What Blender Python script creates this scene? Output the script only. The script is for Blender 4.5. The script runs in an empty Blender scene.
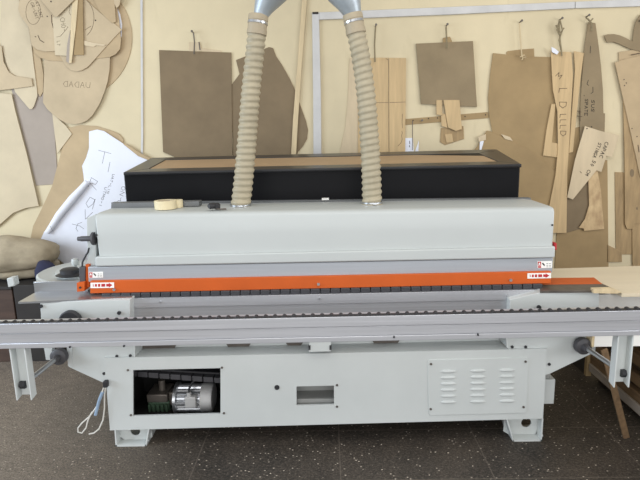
import bpy, bmesh, math, random
from mathutils import Vector, Matrix, noise

random.seed(7)
scene = bpy.context.scene
COL = scene.collection
rad = math.radians

# ------------------------------------------------------------------ camera
FPX = 520.0
CAM = Vector((0.0, -2.65, 1.68))
cam_data = bpy.data.cameras.new('camera')
cam_data.sensor_fit = 'HORIZONTAL'
cam_data.sensor_width = 36.0
cam_data.lens = 36.0 * FPX / 640.0
cam_data.clip_start = 0.05
cam = bpy.data.objects.new('camera', cam_data)
ROT = (Matrix.Rotation(rad(1.0), 3, 'Z') @ Matrix.Rotation(rad(90 - 10.9), 3, 'X')
       @ Matrix.Rotation(rad(-1.3), 3, 'Z'))
cam.matrix_world = Matrix.Translation(CAM) @ ROT.to_4x4()
COL.objects.link(cam)
scene.camera = cam

# ------------------------------------------------------------------ light and exposure
scene.view_settings.view_transform = 'Standard'
scene.view_settings.look = 'None'
scene.view_settings.exposure = 0.1
scene.view_settings.gamma = 1.0
scene.view_settings.use_curve_mapping = False

world = bpy.data.worlds.new('World')
scene.world = world
world.use_nodes = True
bg = world.node_tree.nodes['Background']
bg.inputs[0].default_value = (1.0, 0.985, 0.96, 1)
bg.inputs[1].default_value = 0.42


def area(name, loc, target, sx, sy, power, color):
    d = bpy.data.lights.new(name, 'AREA')
    d.shape = 'RECTANGLE'
    d.size, d.size_y = sx, sy
    d.energy = power
    d.color = color
    o = bpy.data.objects.new(name, d)
    o.location = loc
    o.rotation_euler = (Vector(target) - Vector(loc)).to_track_quat('-Z', 'Y').to_euler()
    COL.objects.link(o)
    return o


area('daylight_left_window', (-4.6, -1.2, 2.0), (0, 0.4, 0.7), 2.6, 2.0, 145, (0.74, 0.86, 1.0))
area('daylight_right_window', (4.8, -1.8, 2.0), (0, 0.5, 0.7), 2.6, 2.0, 95, (0.95, 0.97, 1.0))
area('front_fill', (0.0, -5.2, 1.7), (0.0, 0.0, 0.7), 6.0, 2.4, 130, (0.97, 0.98, 1.0))  # broad front fill added behind the camera to brighten the machine's base
area('overhead_fill', (0.2, -1.9, 4.2), (0.1, 0.0, 0.8), 4.0, 2.0, 60, (1.0, 0.97, 0.92))  # overhead fill lamp added out of view, brightens upward faces


# ------------------------------------------------------------------ photo geometry: a pixel on a real plane
def ray(x, y):
    return ROT @ Vector(((x - 320) / FPX, -(y - 240) / FPX, -1.0))


def PY(x, y, Y):
    d = ray(x, y)
    return CAM + d * ((Y - CAM.y) / d.y)


def PZ(x, y, Z):
    d = ray(x, y)
    return CAM + d * ((Z - CAM.z) / d.z)


def PPL(x, y, p, n):
    d = ray(x, y)
    return CAM + d * ((p - CAM).dot(n) / d.dot(n))


# ------------------------------------------------------------------ materials
def lin(h):
    h = h.lstrip('#')
    r = []
    for i in (0, 2, 4):
        c = int(h[i:i + 2], 16) / 255.0
        r.append(c / 12.92 if c <= 0.04045 else ((c + 0.055) / 1.055) ** 2.4)
    return r


def mat(name, hexc, rough=0.5, metal=0.0, amt=0.06, scale=6.0, stretch=(1, 1, 1), bump=0.0, second=None, spec=0.5,
        fine=None):
    m = bpy.data.materials.new(name)
    m.use_nodes = True
    nt = m.node_tree
    N, L = nt.nodes, nt.links
    b = N['Principled BSDF']
    b.inputs['Roughness'].default_value = rough
    b.inputs['Metallic'].default_value = metal
    b.inputs['Specular IOR Level'].default_value = spec
    tc = N.new('ShaderNodeTexCoord')
    mp = N.new('ShaderNodeMapping')
    mp.inputs['Scale'].default_value = stretch
    L.new(tc.outputs['Object'], mp.inputs['Vector'])
    nz = N.new('ShaderNodeTexNoise')
    nz.inputs['Scale'].default_value = scale
    nz.inputs['Detail'].default_value = 6
    nz.inputs['Roughness'].default_value = 0.6
    L.new(mp.outputs['Vector'], nz.inputs['Vector'])
    cr = N.new('ShaderNodeValToRGB')
    c = lin(hexc)
    c2 = lin(second) if second else [max(0, v * (1 - 2.2 * amt)) for v in c]
    c1 = [min(1, v * (1 + amt)) for v in c]
    cr.color_ramp.elements[0].position = 0.3
    cr.color_ramp.elements[1].position = 0.7
    cr.color_ramp.elements[0].color = (*c2, 1)
    cr.color_ramp.elements[1].color = (*c1, 1)
    L.new(nz.outputs['Fac'], cr.inputs['Fac'])
    L.new(cr.outputs['Color'], b.inputs['Base Color'])
    if bump > 0:
        bp = N.new('ShaderNodeBump')
        bp.inputs['Strength'].default_value = bump
        bp.inputs['Distance'].default_value = 0.004
        L.new(nz.outputs['Fac'], bp.inputs['Height'])
        L.new(bp.outputs['Normal'], b.inputs['Normal'])
    return m


def wall_material():
    m = mat('wall_paint', '#D4C6A5', 0.85, amt=0.05, scale=1.6, bump=0.05)
    nt = m.node_tree
    N, L = nt.nodes, nt.links
    b = N['Principled BSDF']
    src = b.inputs['Base Color'].links[0].from_socket
    tc = [n for n in N if n.type == 'TEX_COORD'][0]
    n2 = N.new('ShaderNodeTexNoise')
    n2.inputs['Scale'].default_value = 9
    n2.inputs['Detail'].default_value = 10
    mp = N.new('ShaderNodeMapping')
    mp.inputs['Scale'].default_value = (1, 1, 0.35)
    L.new(tc.outputs['Object'], mp.inputs['Vector'])
    L.new(mp.outputs['Vector'], n2.inputs['Vector'])
    r = N.new('ShaderNodeValToRGB')
    r.color_ramp.elements[0].position = 0.62
    r.color_ramp.elements[0].color = (0, 0, 0, 1)
    r.color_ramp.elements[1].position = 0.8
    r.color_ramp.elements[1].color = (0.5, 0.5, 0.5, 1)
    L.new(n2.outputs['Fac'], r.inputs['Fac'])
    mx = N.new('ShaderNodeMixRGB')
    L.new(r.outputs['Color'], mx.inputs['Fac'])
    L.new(src, mx.inputs['Color1'])
    mx.inputs['Color2'].default_value = (*lin('#BDAF8D'), 1)
    L.new(mx.outputs['Color'], b.inputs['Base Color'])
    return m


def floor_material():
    m = bpy.data.materials.new('stone_floor')
    m.use_nodes = True
    nt = m.node_tree
    N, L = nt.nodes, nt.links
    b = N['Principled BSDF']
    b.inputs['Roughness'].default_value = 0.62
    tc = N.new('ShaderNodeTexCoord')
    # base grime
    n1 = N.new('ShaderNodeTexNoise')
    n1.inputs['Scale'].default_value = 2.2
    n1.inputs['Detail'].default_value = 9
    n1.inputs['Roughness'].default_value = 0.7
    L.new(tc.outputs['Object'], n1.inputs['Vector'])
    r1 = N.new('ShaderNodeValToRGB')
    r1.color_ramp.elements[0].position = 0.32
    r1.color_ramp.elements[1].position = 0.7
    r1.color_ramp.elements[0].color = (*lin('#181512'), 1)
    r1.color_ramp.elements[1].color = (*lin('#403932'), 1)
    L.new(n1.outputs['Fac'], r1.inputs['Fac'])
    # sawdust film, streaky patches
    mp = N.new('ShaderNodeMapping')
    mp.inputs['Scale'].default_value = (1.0, 1.6, 1)
    mp.inputs['Rotation'].default_value = (0, 0, 0.5)
    L.new(tc.outputs['Object'], mp.inputs['Vector'])
    n2 = N.new('ShaderNodeTexNoise')
    n2.inputs['Scale'].default_value = 55
    n2.inputs['Detail'].default_value = 8
    n2.inputs['Roughness'].default_value = 0.75
    L.new(mp.outputs['Vector'], n2.inputs['Vector'])
    r2 = N.new('ShaderNodeValToRGB')
    r2.color_ramp.elements[0].position = 0.47
    r2.color_ramp.elements[0].color = (0, 0, 0, 1)
    r2.color_ramp.elements[1].position = 0.85
    r2.color_ramp.elements[1].color = (0.75, 0.75, 0.75, 1)
    L.new(n2.outputs['Fac'], r2.inputs['Fac'])
    mx = N.new('ShaderNodeMixRGB')
    L.new(r2.outputs['Color'], mx.inputs['Fac'])
    L.new(r1.outputs['Color'], mx.inputs['Color1'])
    mx.inputs['Color2'].default_value = (*lin('#7C7268'), 1)
    # chips
    v = N.new('ShaderNodeTexVoronoi')
    v.inputs['Scale'].default_value = 45
    v.inputs['Randomness'].default_value = 1.0
    L.new(mp.outputs['Vector'], v.inputs['Vector'])
    r3 = N.new('ShaderNodeValToRGB')
    r3.color_ramp.elements[0].position = 0.14
    r3.color_ramp.elements[0].color = (1, 1, 1, 1)
    r3.color_ramp.elements[1].position = 0.25
    r3.color_ramp.elements[1].color = (0, 0, 0, 1)
    L.new(v.outputs['Distance'], r3.inputs['Fac'])
    sep = N.new('ShaderNodeSeparateColor')
    L.new(v.outputs['Color'], sep.inputs['Color'])
    gt = N.new('ShaderNodeMath')
    gt.operation = 'GREATER_THAN'
    gt.inputs[1].default_value = 0.80
    L.new(sep.outputs['Red'], gt.inputs[0])
    mul = N.new('ShaderNodeMath')
    mul.operation = 'MULTIPLY'
    L.new(gt.outputs[0], mul.inputs[0])
    L.new(r3.outputs['Color'], mul.inputs[1])
    mx2 = N.new('ShaderNodeMixRGB')
    L.new(mul.outputs[0], mx2.inputs['Fac'])
    L.new(mx.outputs['Color'], mx2.inputs['Color1'])
    mx2.inputs['Color2'].default_value = (*lin('#C4B9AC'), 1)
    # blotchy dust, paler to the left: warm light there is put into its colour
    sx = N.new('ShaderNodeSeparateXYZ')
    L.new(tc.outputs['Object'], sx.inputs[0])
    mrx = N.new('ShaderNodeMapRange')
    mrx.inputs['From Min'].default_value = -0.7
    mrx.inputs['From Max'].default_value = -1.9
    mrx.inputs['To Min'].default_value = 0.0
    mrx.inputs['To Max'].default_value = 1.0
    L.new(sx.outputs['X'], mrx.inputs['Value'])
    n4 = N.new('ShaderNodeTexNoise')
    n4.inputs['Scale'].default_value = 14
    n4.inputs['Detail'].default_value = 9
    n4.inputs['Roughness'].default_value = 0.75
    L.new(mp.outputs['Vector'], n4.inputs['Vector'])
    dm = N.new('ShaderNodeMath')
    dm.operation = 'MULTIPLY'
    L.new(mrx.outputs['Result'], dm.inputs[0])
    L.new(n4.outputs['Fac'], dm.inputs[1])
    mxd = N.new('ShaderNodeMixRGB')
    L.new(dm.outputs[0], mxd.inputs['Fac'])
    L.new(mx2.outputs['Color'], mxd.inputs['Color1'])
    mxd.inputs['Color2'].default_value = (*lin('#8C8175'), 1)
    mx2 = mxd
    # slab joints
    mpb = N.new('ShaderNodeMapping')
    mpb.inputs['Location'].default_value = (-0.806, -0.14, 0)
    L.new(tc.outputs['Object'], mpb.inputs['Vector'])
    br = N.new('ShaderNodeTexBrick')
    br.offset = 0.0
    br.inputs['Scale'].default_value = 1.0
    br.inputs['Brick Width'].default_value = 0.77
    br.inputs['Row Height'].default_value = 0.455
    br.inputs['Mortar Size'].default_value = 0.004
    br.inputs['Mortar Smooth'].default_value = 0.3
    br.inputs['Color1'].default_value = (0, 0, 0, 1)
    br.inputs['Color2'].default_value = (0, 0, 0, 1)
    br.inputs['Mortar'].default_value = (1, 1, 1, 1)
    L.new(mpb.outputs['Vector'], br.inputs['Vector'])
    ml = N.new('ShaderNodeMath')
    ml.operation = 'MULTIPLY'
    L.new(br.outputs['Color'], ml.inputs[0])
    L.new(n2.outputs['Fac'], ml.inputs[1])
    n5 = N.new('ShaderNodeTexNoise')
    n5.inputs['Scale'].default_value = 110
    n5.inputs['Detail'].default_value = 4
    n5.inputs['Roughness'].default_value = 0.8
    L.new(tc.outputs['Object'], n5.inputs['Vector'])
    r5 = N.new('ShaderNodeValToRGB')
    r5.color_ramp.elements[0].position = 0.35
    r5.color_ramp.elements[0].color = (0.35, 0.35, 0.35, 1)
    r5.color_ramp.elements[1].position = 0.68
    r5.color_ramp.elements[1].color = (2.2, 2.15, 2.05, 1)
    L.new(n5.outputs['Fac'], r5.inputs['Fac'])
    mg = N.new('ShaderNodeMixRGB')
    mg.blend_type = 'MULTIPLY'
    mg.inputs['Fac'].default_value = 1.0
    L.new(mx2.outputs['Color'], mg.inputs['Color1'])
    L.new(r5.outputs['Color'], mg.inputs['Color2'])
    mx2 = mg
    mx3 = N.new('ShaderNodeMixRGB')
    L.new(ml.outputs[0], mx3.inputs['Fac'])
    L.new(mx2.outputs['Color'], mx3.inputs['Color1'])
    mx3.inputs['Color2'].default_value = (*lin('#6E645A'), 1)
    L.new(mx3.outputs['Color'], b.inputs['Base Color'])
    bp = N.new('ShaderNodeBump')
    bp.inputs['Strength'].default_value = 0.3
    bp.inputs['Distance'].default_value = 0.005
    L.new(n2.outputs['Fac'], bp.inputs['Height'])
    L.new(bp.outputs['Normal'], b.inputs['Normal'])
    return m


M = dict(
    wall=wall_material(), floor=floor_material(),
    white=mat('machine_white_enamel', '#C9CDCB', 0.42, amt=0.025, scale=2.5),
    hood=mat('hood_white_enamel', '#B8BCBA', 0.45, amt=0.02, scale=1.5),
    lightgrey=mat('brushed_pressure_beam', '#A6AAAF', 0.42, 0.35, 0.04, 4, (0.3, 1, 14)),
    orange=mat('orange_enamel', '#C45A22', 0.45, amt=0.04, scale=5, spec=0.25),
    alu=mat('brushed_aluminium', '#C7C8CC', 0.38, 0.6, 0.06, 6, (0.25, 1, 20)),
    alu_dull=mat('dull_aluminium', '#C6C5C3', 0.55, 0.25, 0.05, 6, (1, 1, 1)),
    steel=mat('bright_steel', '#BFC1C4', 0.28, 0.85, 0.06, 8, (0.4, 1, 8)),
    dsteel=mat('worn_dark_steel', '#6C655E', 0.45, 0.5, 0.15, 9, (1, 1, 1)),
    galv=mat('galvanised_sheet', '#B0B9BF', 0.45, 0.5, 0.10, 7),
    hose=mat('beige_hose_plastic', '#A69C84', 0.5, amt=0.06, scale=9),
    cuff=mat('beige_cuff_plastic', '#A59880', 0.55, amt=0.05, scale=9),
    black=mat('black_lacquer', '#121214', 0.45, amt=0.08, scale=4, spec=0.1),
    blackrim=mat('black_rim', '#2B2B2D', 0.3, amt=0.08, scale=4),
    rubber=mat('black_rubber', '#2B2B2E', 0.55, amt=0.1, scale=20),
    pad=mat('chain_pad_rubber', '#3A3A3E', 0.5, amt=0.12, scale=25),
    knob=mat('dark_grey_plastic', '#4B4A4D', 0.5, amt=0.06, scale=10),
    inside=mat('greasy_shaded_interior', '#1A1917', 0.8, amt=0.2, scale=6),
    pocket=mat('grey_interior', '#9A9B98', 0.6, amt=0.06, scale=6),
    green=mat('green_gearbox_enamel', '#3E5440', 0.55, amt=0.15, scale=12),
    paper=mat('white_paper', '#E4E6EE', 0.8, amt=0.02, scale=3),
    label=mat('sticker_white', '#ECEBE6', 0.6, amt=0.01, scale=3),
    red=mat('sticker_red', '#B3252B', 0.6, amt=0.02, scale=3),
    ink=mat('black_ink', '#2C2622', 0.8, amt=0.05, scale=30),
    pencil=mat('grey_pencil', '#77757A', 0.8, amt=0.05, scale=30),
    brownink=mat('faded_brown_ink', '#5A4A38', 0.8, amt=0.05, scale=30),
    tan=mat('tan_fibreboard', '#BEAB8C', 0.8, amt=0.06, scale=4),
    tan2=mat('warm_tan_fibreboard', '#B7A17F', 0.8, amt=0.07, scale=4),
    pale=mat('pale_plywood', '#CBB99A', 0.75, amt=0.06, scale=4, stretch=(3, 1, 0.6)),
    cream=mat('cream_fibreboard', '#C8B99C', 0.8, amt=0.05, scale=4),
    mdf=mat('brown_fibreboard', '#7F6E55', 0.85, amt=0.06, scale=5),
    mdf2=mat('light_brown_fibreboard', '#A08862', 0.85, amt=0.06, scale=5),
    mdf3=mat('grey_brown_fibreboard', '#8E7D61', 0.85, amt=0.06, scale=5),
    greytan=mat('grey_cardboard', '#A2968A', 0.85, amt=0.04, scale=5),
    ply=mat('yellow_plywood', '#C6AB80', 0.7, amt=0.08, scale=5, stretch=(6, 1, 0.5)),
    plyw=mat('knotty_plywood', '#A98F68', 0.75, amt=0.14, scale=5, stretch=(5, 1, 0.7)),
    plystain=mat('stained_plywood', '#CDB48A', 0.75, amt=0.1, scale=9, stretch=(1.5, 1, 0.8), second='#A08360'),
    sheet=mat('birch_plywood_face', '#D9CBB0', 0.6, amt=0.03, scale=3, stretch=(0.4, 4, 1)),
    panel=mat('brown_hatch_panel', '#AE9270', 0.55, amt=0.05, scale=4),
    batten=mat('pine_batten', '#D2BE98', 0.7, amt=0.08, scale=8, stretch=(6, 1, 0.6)),
    dwood=mat('dark_wood', '#4A382E', 0.7, amt=0.15, scale=6, stretch=(1, 1, 5)),
    plank=mat('brown_plank', '#7D6448', 0.75, amt=0.15, scale=8, stretch=(4, 0.6, 4)),
    plank_gap=mat('shadow_gap_plank', '#4E3D2E', 0.75, amt=0.15, scale=8, stretch=(4, 0.6, 4)),  # dark tone paints the shadow gaps in the plank stack
    plankw=mat('whitish_plank', '#A79C90', 0.75, amt=0.08, scale=8, stretch=(4, 0.6, 4)),
    blackbox=mat('black_board', '#2B2724', 0.7, amt=0.15, scale=5),
    cloth=mat('beige_cloth', '#A89B83', 0.95, amt=0.10, scale=12, bump=0.3),
    bcloth=mat('navy_cloth', '#2F3148', 0.95, amt=0.1, scale=12),
    tape=mat('masking_tape', '#D9CBA6', 0.6, amt=0.04, scale=8),
    barg=mat('dark_grey_bar', '#6D6F70', 0.5, 0.2, 0.06, 6),
    cable=mat('white_cable', '#D6D3CB', 0.5, amt=0.03, scale=9),
    blue=mat('pale_blue_plastic', '#93A9C0', 0.5, amt=0.03, scale=9),
    string=mat('hemp_string', '#8F8266', 0.9, amt=0.15, scale=40),
)


# ------------------------------------------------------------------ mesh helpers
class MB:
    def __init__(self):
        self.bm = bmesh.new()

    def face(self, vs):
        try:
            self.bm.faces.new(vs)
        except ValueError:
            pass

    def hexa(self, p):
        """8 points: front four (ccw) then back four"""
        v = [self.bm.verts.new(q) for q in p]
        for f in ((0, 1, 2, 3), (7, 6, 5, 4), (0, 4, 5, 1), (1, 5, 6, 2), (2, 6, 7, 3), (3, 7, 4, 0)):
            self.face([v[i] for i in f])
        return self

    def box(self, x0, x1, y0, y1, z0, z1):
        return self.hexa([(x0, y0, z0), (x1, y0, z0), (x1, y0, z1), (x0, y0, z1),
                          (x0, y1, z0), (x1, y1, z0), (x1, y1, z1), (x0, y1, z1)])

    def prism(self, pts, vec):
        n = len(pts)
        vec = Vector(vec)
        a = [self.bm.verts.new(Vector(p)) for p in pts]
        b = [self.bm.verts.new(Vector(p) + vec) for p in pts]
        self.face(a)
        self.face(b[::-1])
        for i in range(n):
            j = (i + 1) % n
            self.face([a[i], b[i], b[j], a[j]])
        return self

    def pp(self, poly, Y, depth):
        """photo outline standing on the plane y=Y, extruded back"""
        return self.prism([PY(x, y, Y) for x, y in poly], (0, depth, 0))

    def ring_loft(self, rings, cap=True):
        vs = [[self.bm.verts.new(p) for p in r] for r in rings]
        n = len(vs[0])
        for a, b in zip(vs, vs[1:]):
            for i in range(n):
                j = (i + 1) % n
                self.face([a[i], a[j], b[j], b[i]])
        if cap:
            self.face(vs[0][::-1])
            self.face(vs[-1])
        return self

    def tube(self, path, r, n=10, cap=True):
        path = [Vector(p) for p in path]
        rf = r if callable(r) else (lambda t: r)
        rings = []
        m = len(path)
        up = None
        for i, p in enumerate(path):
            d = (path[min(i + 1, m - 1)] - path[max(i - 1, 0)]).normalized()
            if up is None:
                up = Vector((0, 0, 1)) if abs(d.z) < 0.9 else Vector((0, 1, 0))
            u = d.cross(up)
            if u.length < 1e-6:
                u = d.orthogonal()
            u.normalize()
            w = u.cross(d).normalized()
            up = w
            rr = rf(i / (m - 1))
            rings.append([p + (u * math.cos(2 * math.pi * k / n) + w * math.sin(2 * math.pi * k / n)) * rr
                          for k in range(n)])
        return self.ring_loft(rings, cap)

    def cyl(self, a, b, r, n=20, r2=None):
        r2 = r if r2 is None else r2
        return self.tube([a, b], lambda t: r + (r2 - r) * t, n)

    def lathe(self, c, prof, n=40, axis='Z'):
        """prof: (radius, height) list around c"""
        c = Vector(c)
        rings = []
        for r, h in prof:
            ring = []
            for k in range(n):
                a = 2 * math.pi * k / n
                x, y = r * math.cos(a), r * math.sin(a)
                ring.append(c + (Vector((x, y, h)) if axis == 'Z' else
                                 Vector((h, x, y)) if axis == 'X' else Vector((x, h, y))))
            rings.append(ring)
        return self.ring_loft(rings)

    def build(self, name, m, parent=None, bevel=0.0, seg=2, smooth=None):
        bm = self.bm
        bmesh.ops.recalc_face_normals(bm, faces=bm.faces[:])
        me = bpy.data.meshes.new(name)
        bm.to_mesh(me)
        bm.free()
        ang = rad(40) if smooth is None else rad(smooth)
        for p in me.polygons:
            p.use_smooth = True
        me.set_sharp_from_angle(angle=ang)
        me.materials.append(M[m] if isinstance(m, str) else m)
        o = bpy.data.objects.new(name, me)
        COL.objects.link(o)
        if parent is not None:
            o.parent = parent
            base = parent
            off = Vector((0, 0, 0))
            while base is not None:
                off += base.location
                base = base.parent
            if off.length > 0:
                for vv in me.vertices:
                    vv.co -= off
        if bevel > 0:
            b = o.modifiers.new('bevel', 'BEVEL')
            b.width = bevel
            b.segments = seg
            b.limit_method = 'ANGLE'
            b.angle_limit = rad(40)
        return o


def tag(o, label, cat, group=None):
    o['label'] = label
    o['category'] = cat
    if group:
        o['group'] = group
    return o


def thing(name, loc, label, cat, group=None):
    o = bpy.data.objects.new(name, None)
    o.empty_display_size = 0.1
    o.location = loc
    COL.objects.link(o)
    return tag(o, label, cat, group)


def structure(o):
    o['kind'] = 'structure'
    return o


def strokes(parent, name, lines, Y, width, m, label=None):
    """handwriting: pixel polylines laid as thin ink lines on the plane y=Y"""
    mb = MB()
    for ln in lines:
        pts = [PY(x, y, Y) for x, y in ln]
        for a, b in zip(pts, pts[1:]):
            d = (b - a)
            if d.length < 1e-6:
                continue
            d.normalize()
            n = Vector((-d.z, 0, d.x)) * width * 0.5
            e = d * width * 0.3
            mb.prism([a - n - e, b - n + e, b + n + e, a + n - e], (0, -0.0006, 0))
    o = mb.build(name, m, parent)
    if label:
        o['label'] = label
    return o


GL = {
    'A': [[(0, 0), (.5, 1), (1, 0)], [(.2, .4), (.8, .4)]], 'C': [[(1, .9), (.6, 1), (.1, .7), (.1, .3), (.6, 0), (1, .1)]],
    'D': [[(0, 0), (0, 1), (.6, .95), (1, .5), (.6, .05), (0, 0)]], 'E': [[(1, 1), (0, 1), (0, 0), (1, 0)], [(0, .5), (.7, .5)]],
    'G': [[(1, .9), (.5, 1), (0, .6), (.1, .1), (.6, 0), (1, .3), (.6, .4)]], 'H': [[(0, 0), (0, 1)], [(1, 0), (1, 1)], [(0, .5), (1, .5)]],
    'I': [[(.5, 0), (.5, 1)]], 'J': [[(.8, 1), (.7, .2), (.4, 0), (0, .2)]], 'L': [[(0, 1), (.1, .05), (.9, 0)]],
    'M': [[(0, 0), (.1, 1), (.5, .3), (.9, 1), (1, 0)]], 'N': [[(0, 0), (.05, 1), (.9, 0), (1, 1)]],
    'O': [[(.5, 1), (0, .6), (.2, .05), (.7, 0), (1, .5), (.5, 1)]], 'P': [[(0, 0), (0, 1), (.8, .9), (.8, .5), (0, .45)]],
    'R': [[(0, 0), (0, 1), (.8, .85), (.7, .5), (0, .45), (1, 0)]], 'S': [[(1, .9), (.4, 1), (.1, .7), (.8, .4), (.7, .05), (0, .1)]],
    'T': [[(.5, 0), (.5, 1)], [(0, 1), (1, .95)]], 'U': [[(0, 1), (.1, .1), (.6, 0), (1, .3), (1, 1)]],
    'V': [[(0, 1), (.45, 0), (1, 1)]], 'K': [[(0, 0), (0, 1)], [(.9, 1), (0, .4), (1, 0)]],
    '-': [[(.1, .5), (.9, .5)]], ' ': [], '+': [[(.1, .5), (.9, .5)], [(.5, .1), (.5, .9)]],
    '5': [[(.9, 1), (.2, 1), (.1, .6), (.8, .5), (.7, .05), (0, .05)]], '0': [[(.5, 1), (.1, .5), (.5, 0), (.9, .5), (.5, 1)]],
    'a': [[(.9, .6), (.3, .65), (.1, .2), (.5, 0), (.85, .3), (.9, .65), (1, 0)]], 'v': [[(0, .65), (.4, 0), (.9, .65)]],
    '(': [[(.7, 1), (.2, .7), (.2, .2), (.6, 0)]], '1': [[(.5, 0), (.5, 1), (.2, .7)]],
}


def text_lines(s, x, y, ang, h, w=None, gap=0.35):
    """writing starting at pixel (x,y), running along ang (degrees, clockwise from right), letter height h"""
    w = w or h * 0.6
    ca, sa = math.cos(rad(ang)), math.sin(rad(ang))
    out = []
    cx = 0.0
    for ch in s:
        for ln in GL.get(ch, []):
            out.append([(x + (cx + u * w) * ca + v * h * sa, y + (cx + u * w) * sa - v * h * ca) for u, v in ln])
        cx += w * (1 + gap)
    return out


# ------------------------------------------------------------------ setting
WY = 1.70
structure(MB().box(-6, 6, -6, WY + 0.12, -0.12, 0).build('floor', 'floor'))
structure(MB().box(-6, 6, WY, WY + 0.12, 0, 3.6).build('wall_back', 'wall'))

# ================================================================== edge-banding machine
mach = thing('edgebanding_machine', (-0.03, 0.2, 0.0),
             'long white edge-banding machine with orange beam and aluminium rail on dark floor', 'machine')

# --- base cabinet: front sheet with two openings
TL, TR, BR, BL = (104, 358), (547, 348.6), (543, 418.5), (110, 430.5)


def base_pt(x, y, Y=0.0):
    return PY(x, y, Y)


def row_y(x, f):
    t = (x - 104) / 443.0
    return (TL[1] + (TR[1] - TL[1]) * t) * (1 - f) + (BL[1] + (BR[1] - BL[1]) * t) * f


def panel_with_holes(xs, fs, skip, Y, th):
    mb = MB()
    grid = {}
    for i, x in enumerate(xs):
        for j, f in enumerate(fs):
            xx = x
            if i == 0:
                xx = TL[0] + (BL[0] - TL[0]) * f
            if i == len(xs) - 1:
                xx = TR[0] + (BR[0] - TR[0]) * f
            p = PY(xx, row_y(xx, f), Y)
            grid[i, j] = (mb.bm.verts.new(p), mb.bm.verts.new(p + Vector((0, th, 0))))
    nx, nf = len(xs) - 1, len(fs) - 1
    full = {(i, j) for i in range(nx) for j in range(nf)} - skip
    for (i, j) in full:
        c = [(i, j), (i + 1, j), (i + 1, j + 1), (i, j + 1)]
        mb.face([grid[k][0] for k in c])
        mb.face([grid[k][1] for k in reversed(c)])
        for (di, dj), (a, b) in {(-1, 0): (c[3], c[0]), (1, 0): (c[1], c[2]), (0, -1): (c[0], c[1]), (0, 1): (c[2], c[3])}.items():
            if (i + di, j + dj) not in full:
                mb.face([grid[a][0], grid[b][0], grid[b][1], grid[a][1]])
    return mb


xs = [104, 133, 220.5, 296.5, 334, 547]
fs = [0.0, 0.175, 0.456, 0.722, 0.81, 1.0]
skip = {(1, 1), (1, 2), (1, 3), (3, 2)}
bf = panel_with_holes(xs, fs, skip, 0.0, 0.012).build('base_cabinet', 'white', mach)
pTL, pTR, pBR, pBL = [PY(*q, 0.0) for q in (TL, TR, BR, BL)]
back = Vector((0, 0.48, 0))
yo = Vector((0, 0.012, 0))
sh = MB()
t = 0.012
up = Vector((0, 0, t))
rt = Vector((t, 0, 0))
sh.hexa([pTL - up + yo, pTR - up + yo, pTR + yo, pTL + yo, pTL - up + back, pTR - up + back, pTR + back, pTL + back])
sh.hexa([pBL + yo, pBR + yo, pBR + up + yo, pBL + up + yo, pBL + back, pBR + back, pBR + up + back, pBL + up + back])
sh.hexa([pBL + yo, pBL + rt + yo, pTL + rt + yo, pTL + yo, pBL + back, pBL + rt + back, pTL + rt + back, pTL + back])
sh.hexa([pBR - rt + yo, pBR + yo, pTR + yo, pTR - rt + yo, pBR - rt + back, pBR + back, pTR + back, pTR - rt + back])
sh.hexa([pBL + back - yo, pBR + back - yo, pTR + back - yo, pTL + back - yo, pBL + back, pBR + back, pTR + back, pTL + back])
sh.build('cabinet_shell', 'white', bf)
# motor bay lining: grease, with the closed bay's shade put into the colour
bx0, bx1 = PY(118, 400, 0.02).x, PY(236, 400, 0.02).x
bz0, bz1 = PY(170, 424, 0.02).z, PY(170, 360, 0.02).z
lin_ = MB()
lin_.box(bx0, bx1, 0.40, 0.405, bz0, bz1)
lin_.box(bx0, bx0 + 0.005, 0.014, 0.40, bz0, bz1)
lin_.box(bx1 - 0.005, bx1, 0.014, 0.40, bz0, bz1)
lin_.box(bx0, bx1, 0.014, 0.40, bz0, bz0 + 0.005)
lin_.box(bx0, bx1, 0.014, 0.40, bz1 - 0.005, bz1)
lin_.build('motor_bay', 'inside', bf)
# pocket behind centre slot
cx0, cx1 = PY(294, 395, 0.02).x, PY(337, 395, 0.02).x
cz0, cz1 = PY(315, 408, 0.02).z, PY(315, 384, 0.02).z
pk = MB()
pk.box(cx0, cx1, 0.14, 0.145, cz0, cz1)
pk.box(cx0, cx0 + 0.004, 0.013, 0.14, cz0, cz1)
pk.box(cx1 - 0.004, cx1, 0.013, 0.14, cz0, cz1)
pk.box(cx0, cx1, 0.013, 0.14, cz0, cz0 + 0.004)
pk.box(cx0, cx1, 0.013, 0.14, cz1 - 0.004, cz1)
pk.box(cx0 + 0.004, cx1 - 0.004, 0.04, 0.138, cz0 + 0.004, cz0 + 0.045)
pk.build('slot_pocket', 'pocket', bf)
# dark button hole and screws
p = PY(277, 387.3, 0.0)
MB().cyl(p + Vector((0, -0.004, 0)), p + Vector((0, 0.002, 0)), 0.014, 16).build('hole_plug', 'rubber', bf)
for (x, y) in [(128, 370), (222, 367.5), (131, 415), (224, 413), (337, 385), (337, 406.5)]:
    p = PY(x, y, 0.0)
    MB().cyl(p + Vector((0, -0.004, 0)), p + Vector((0, 0.002, 0)), 0.0065, 10).build('screw', 'dsteel', bf)

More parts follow.
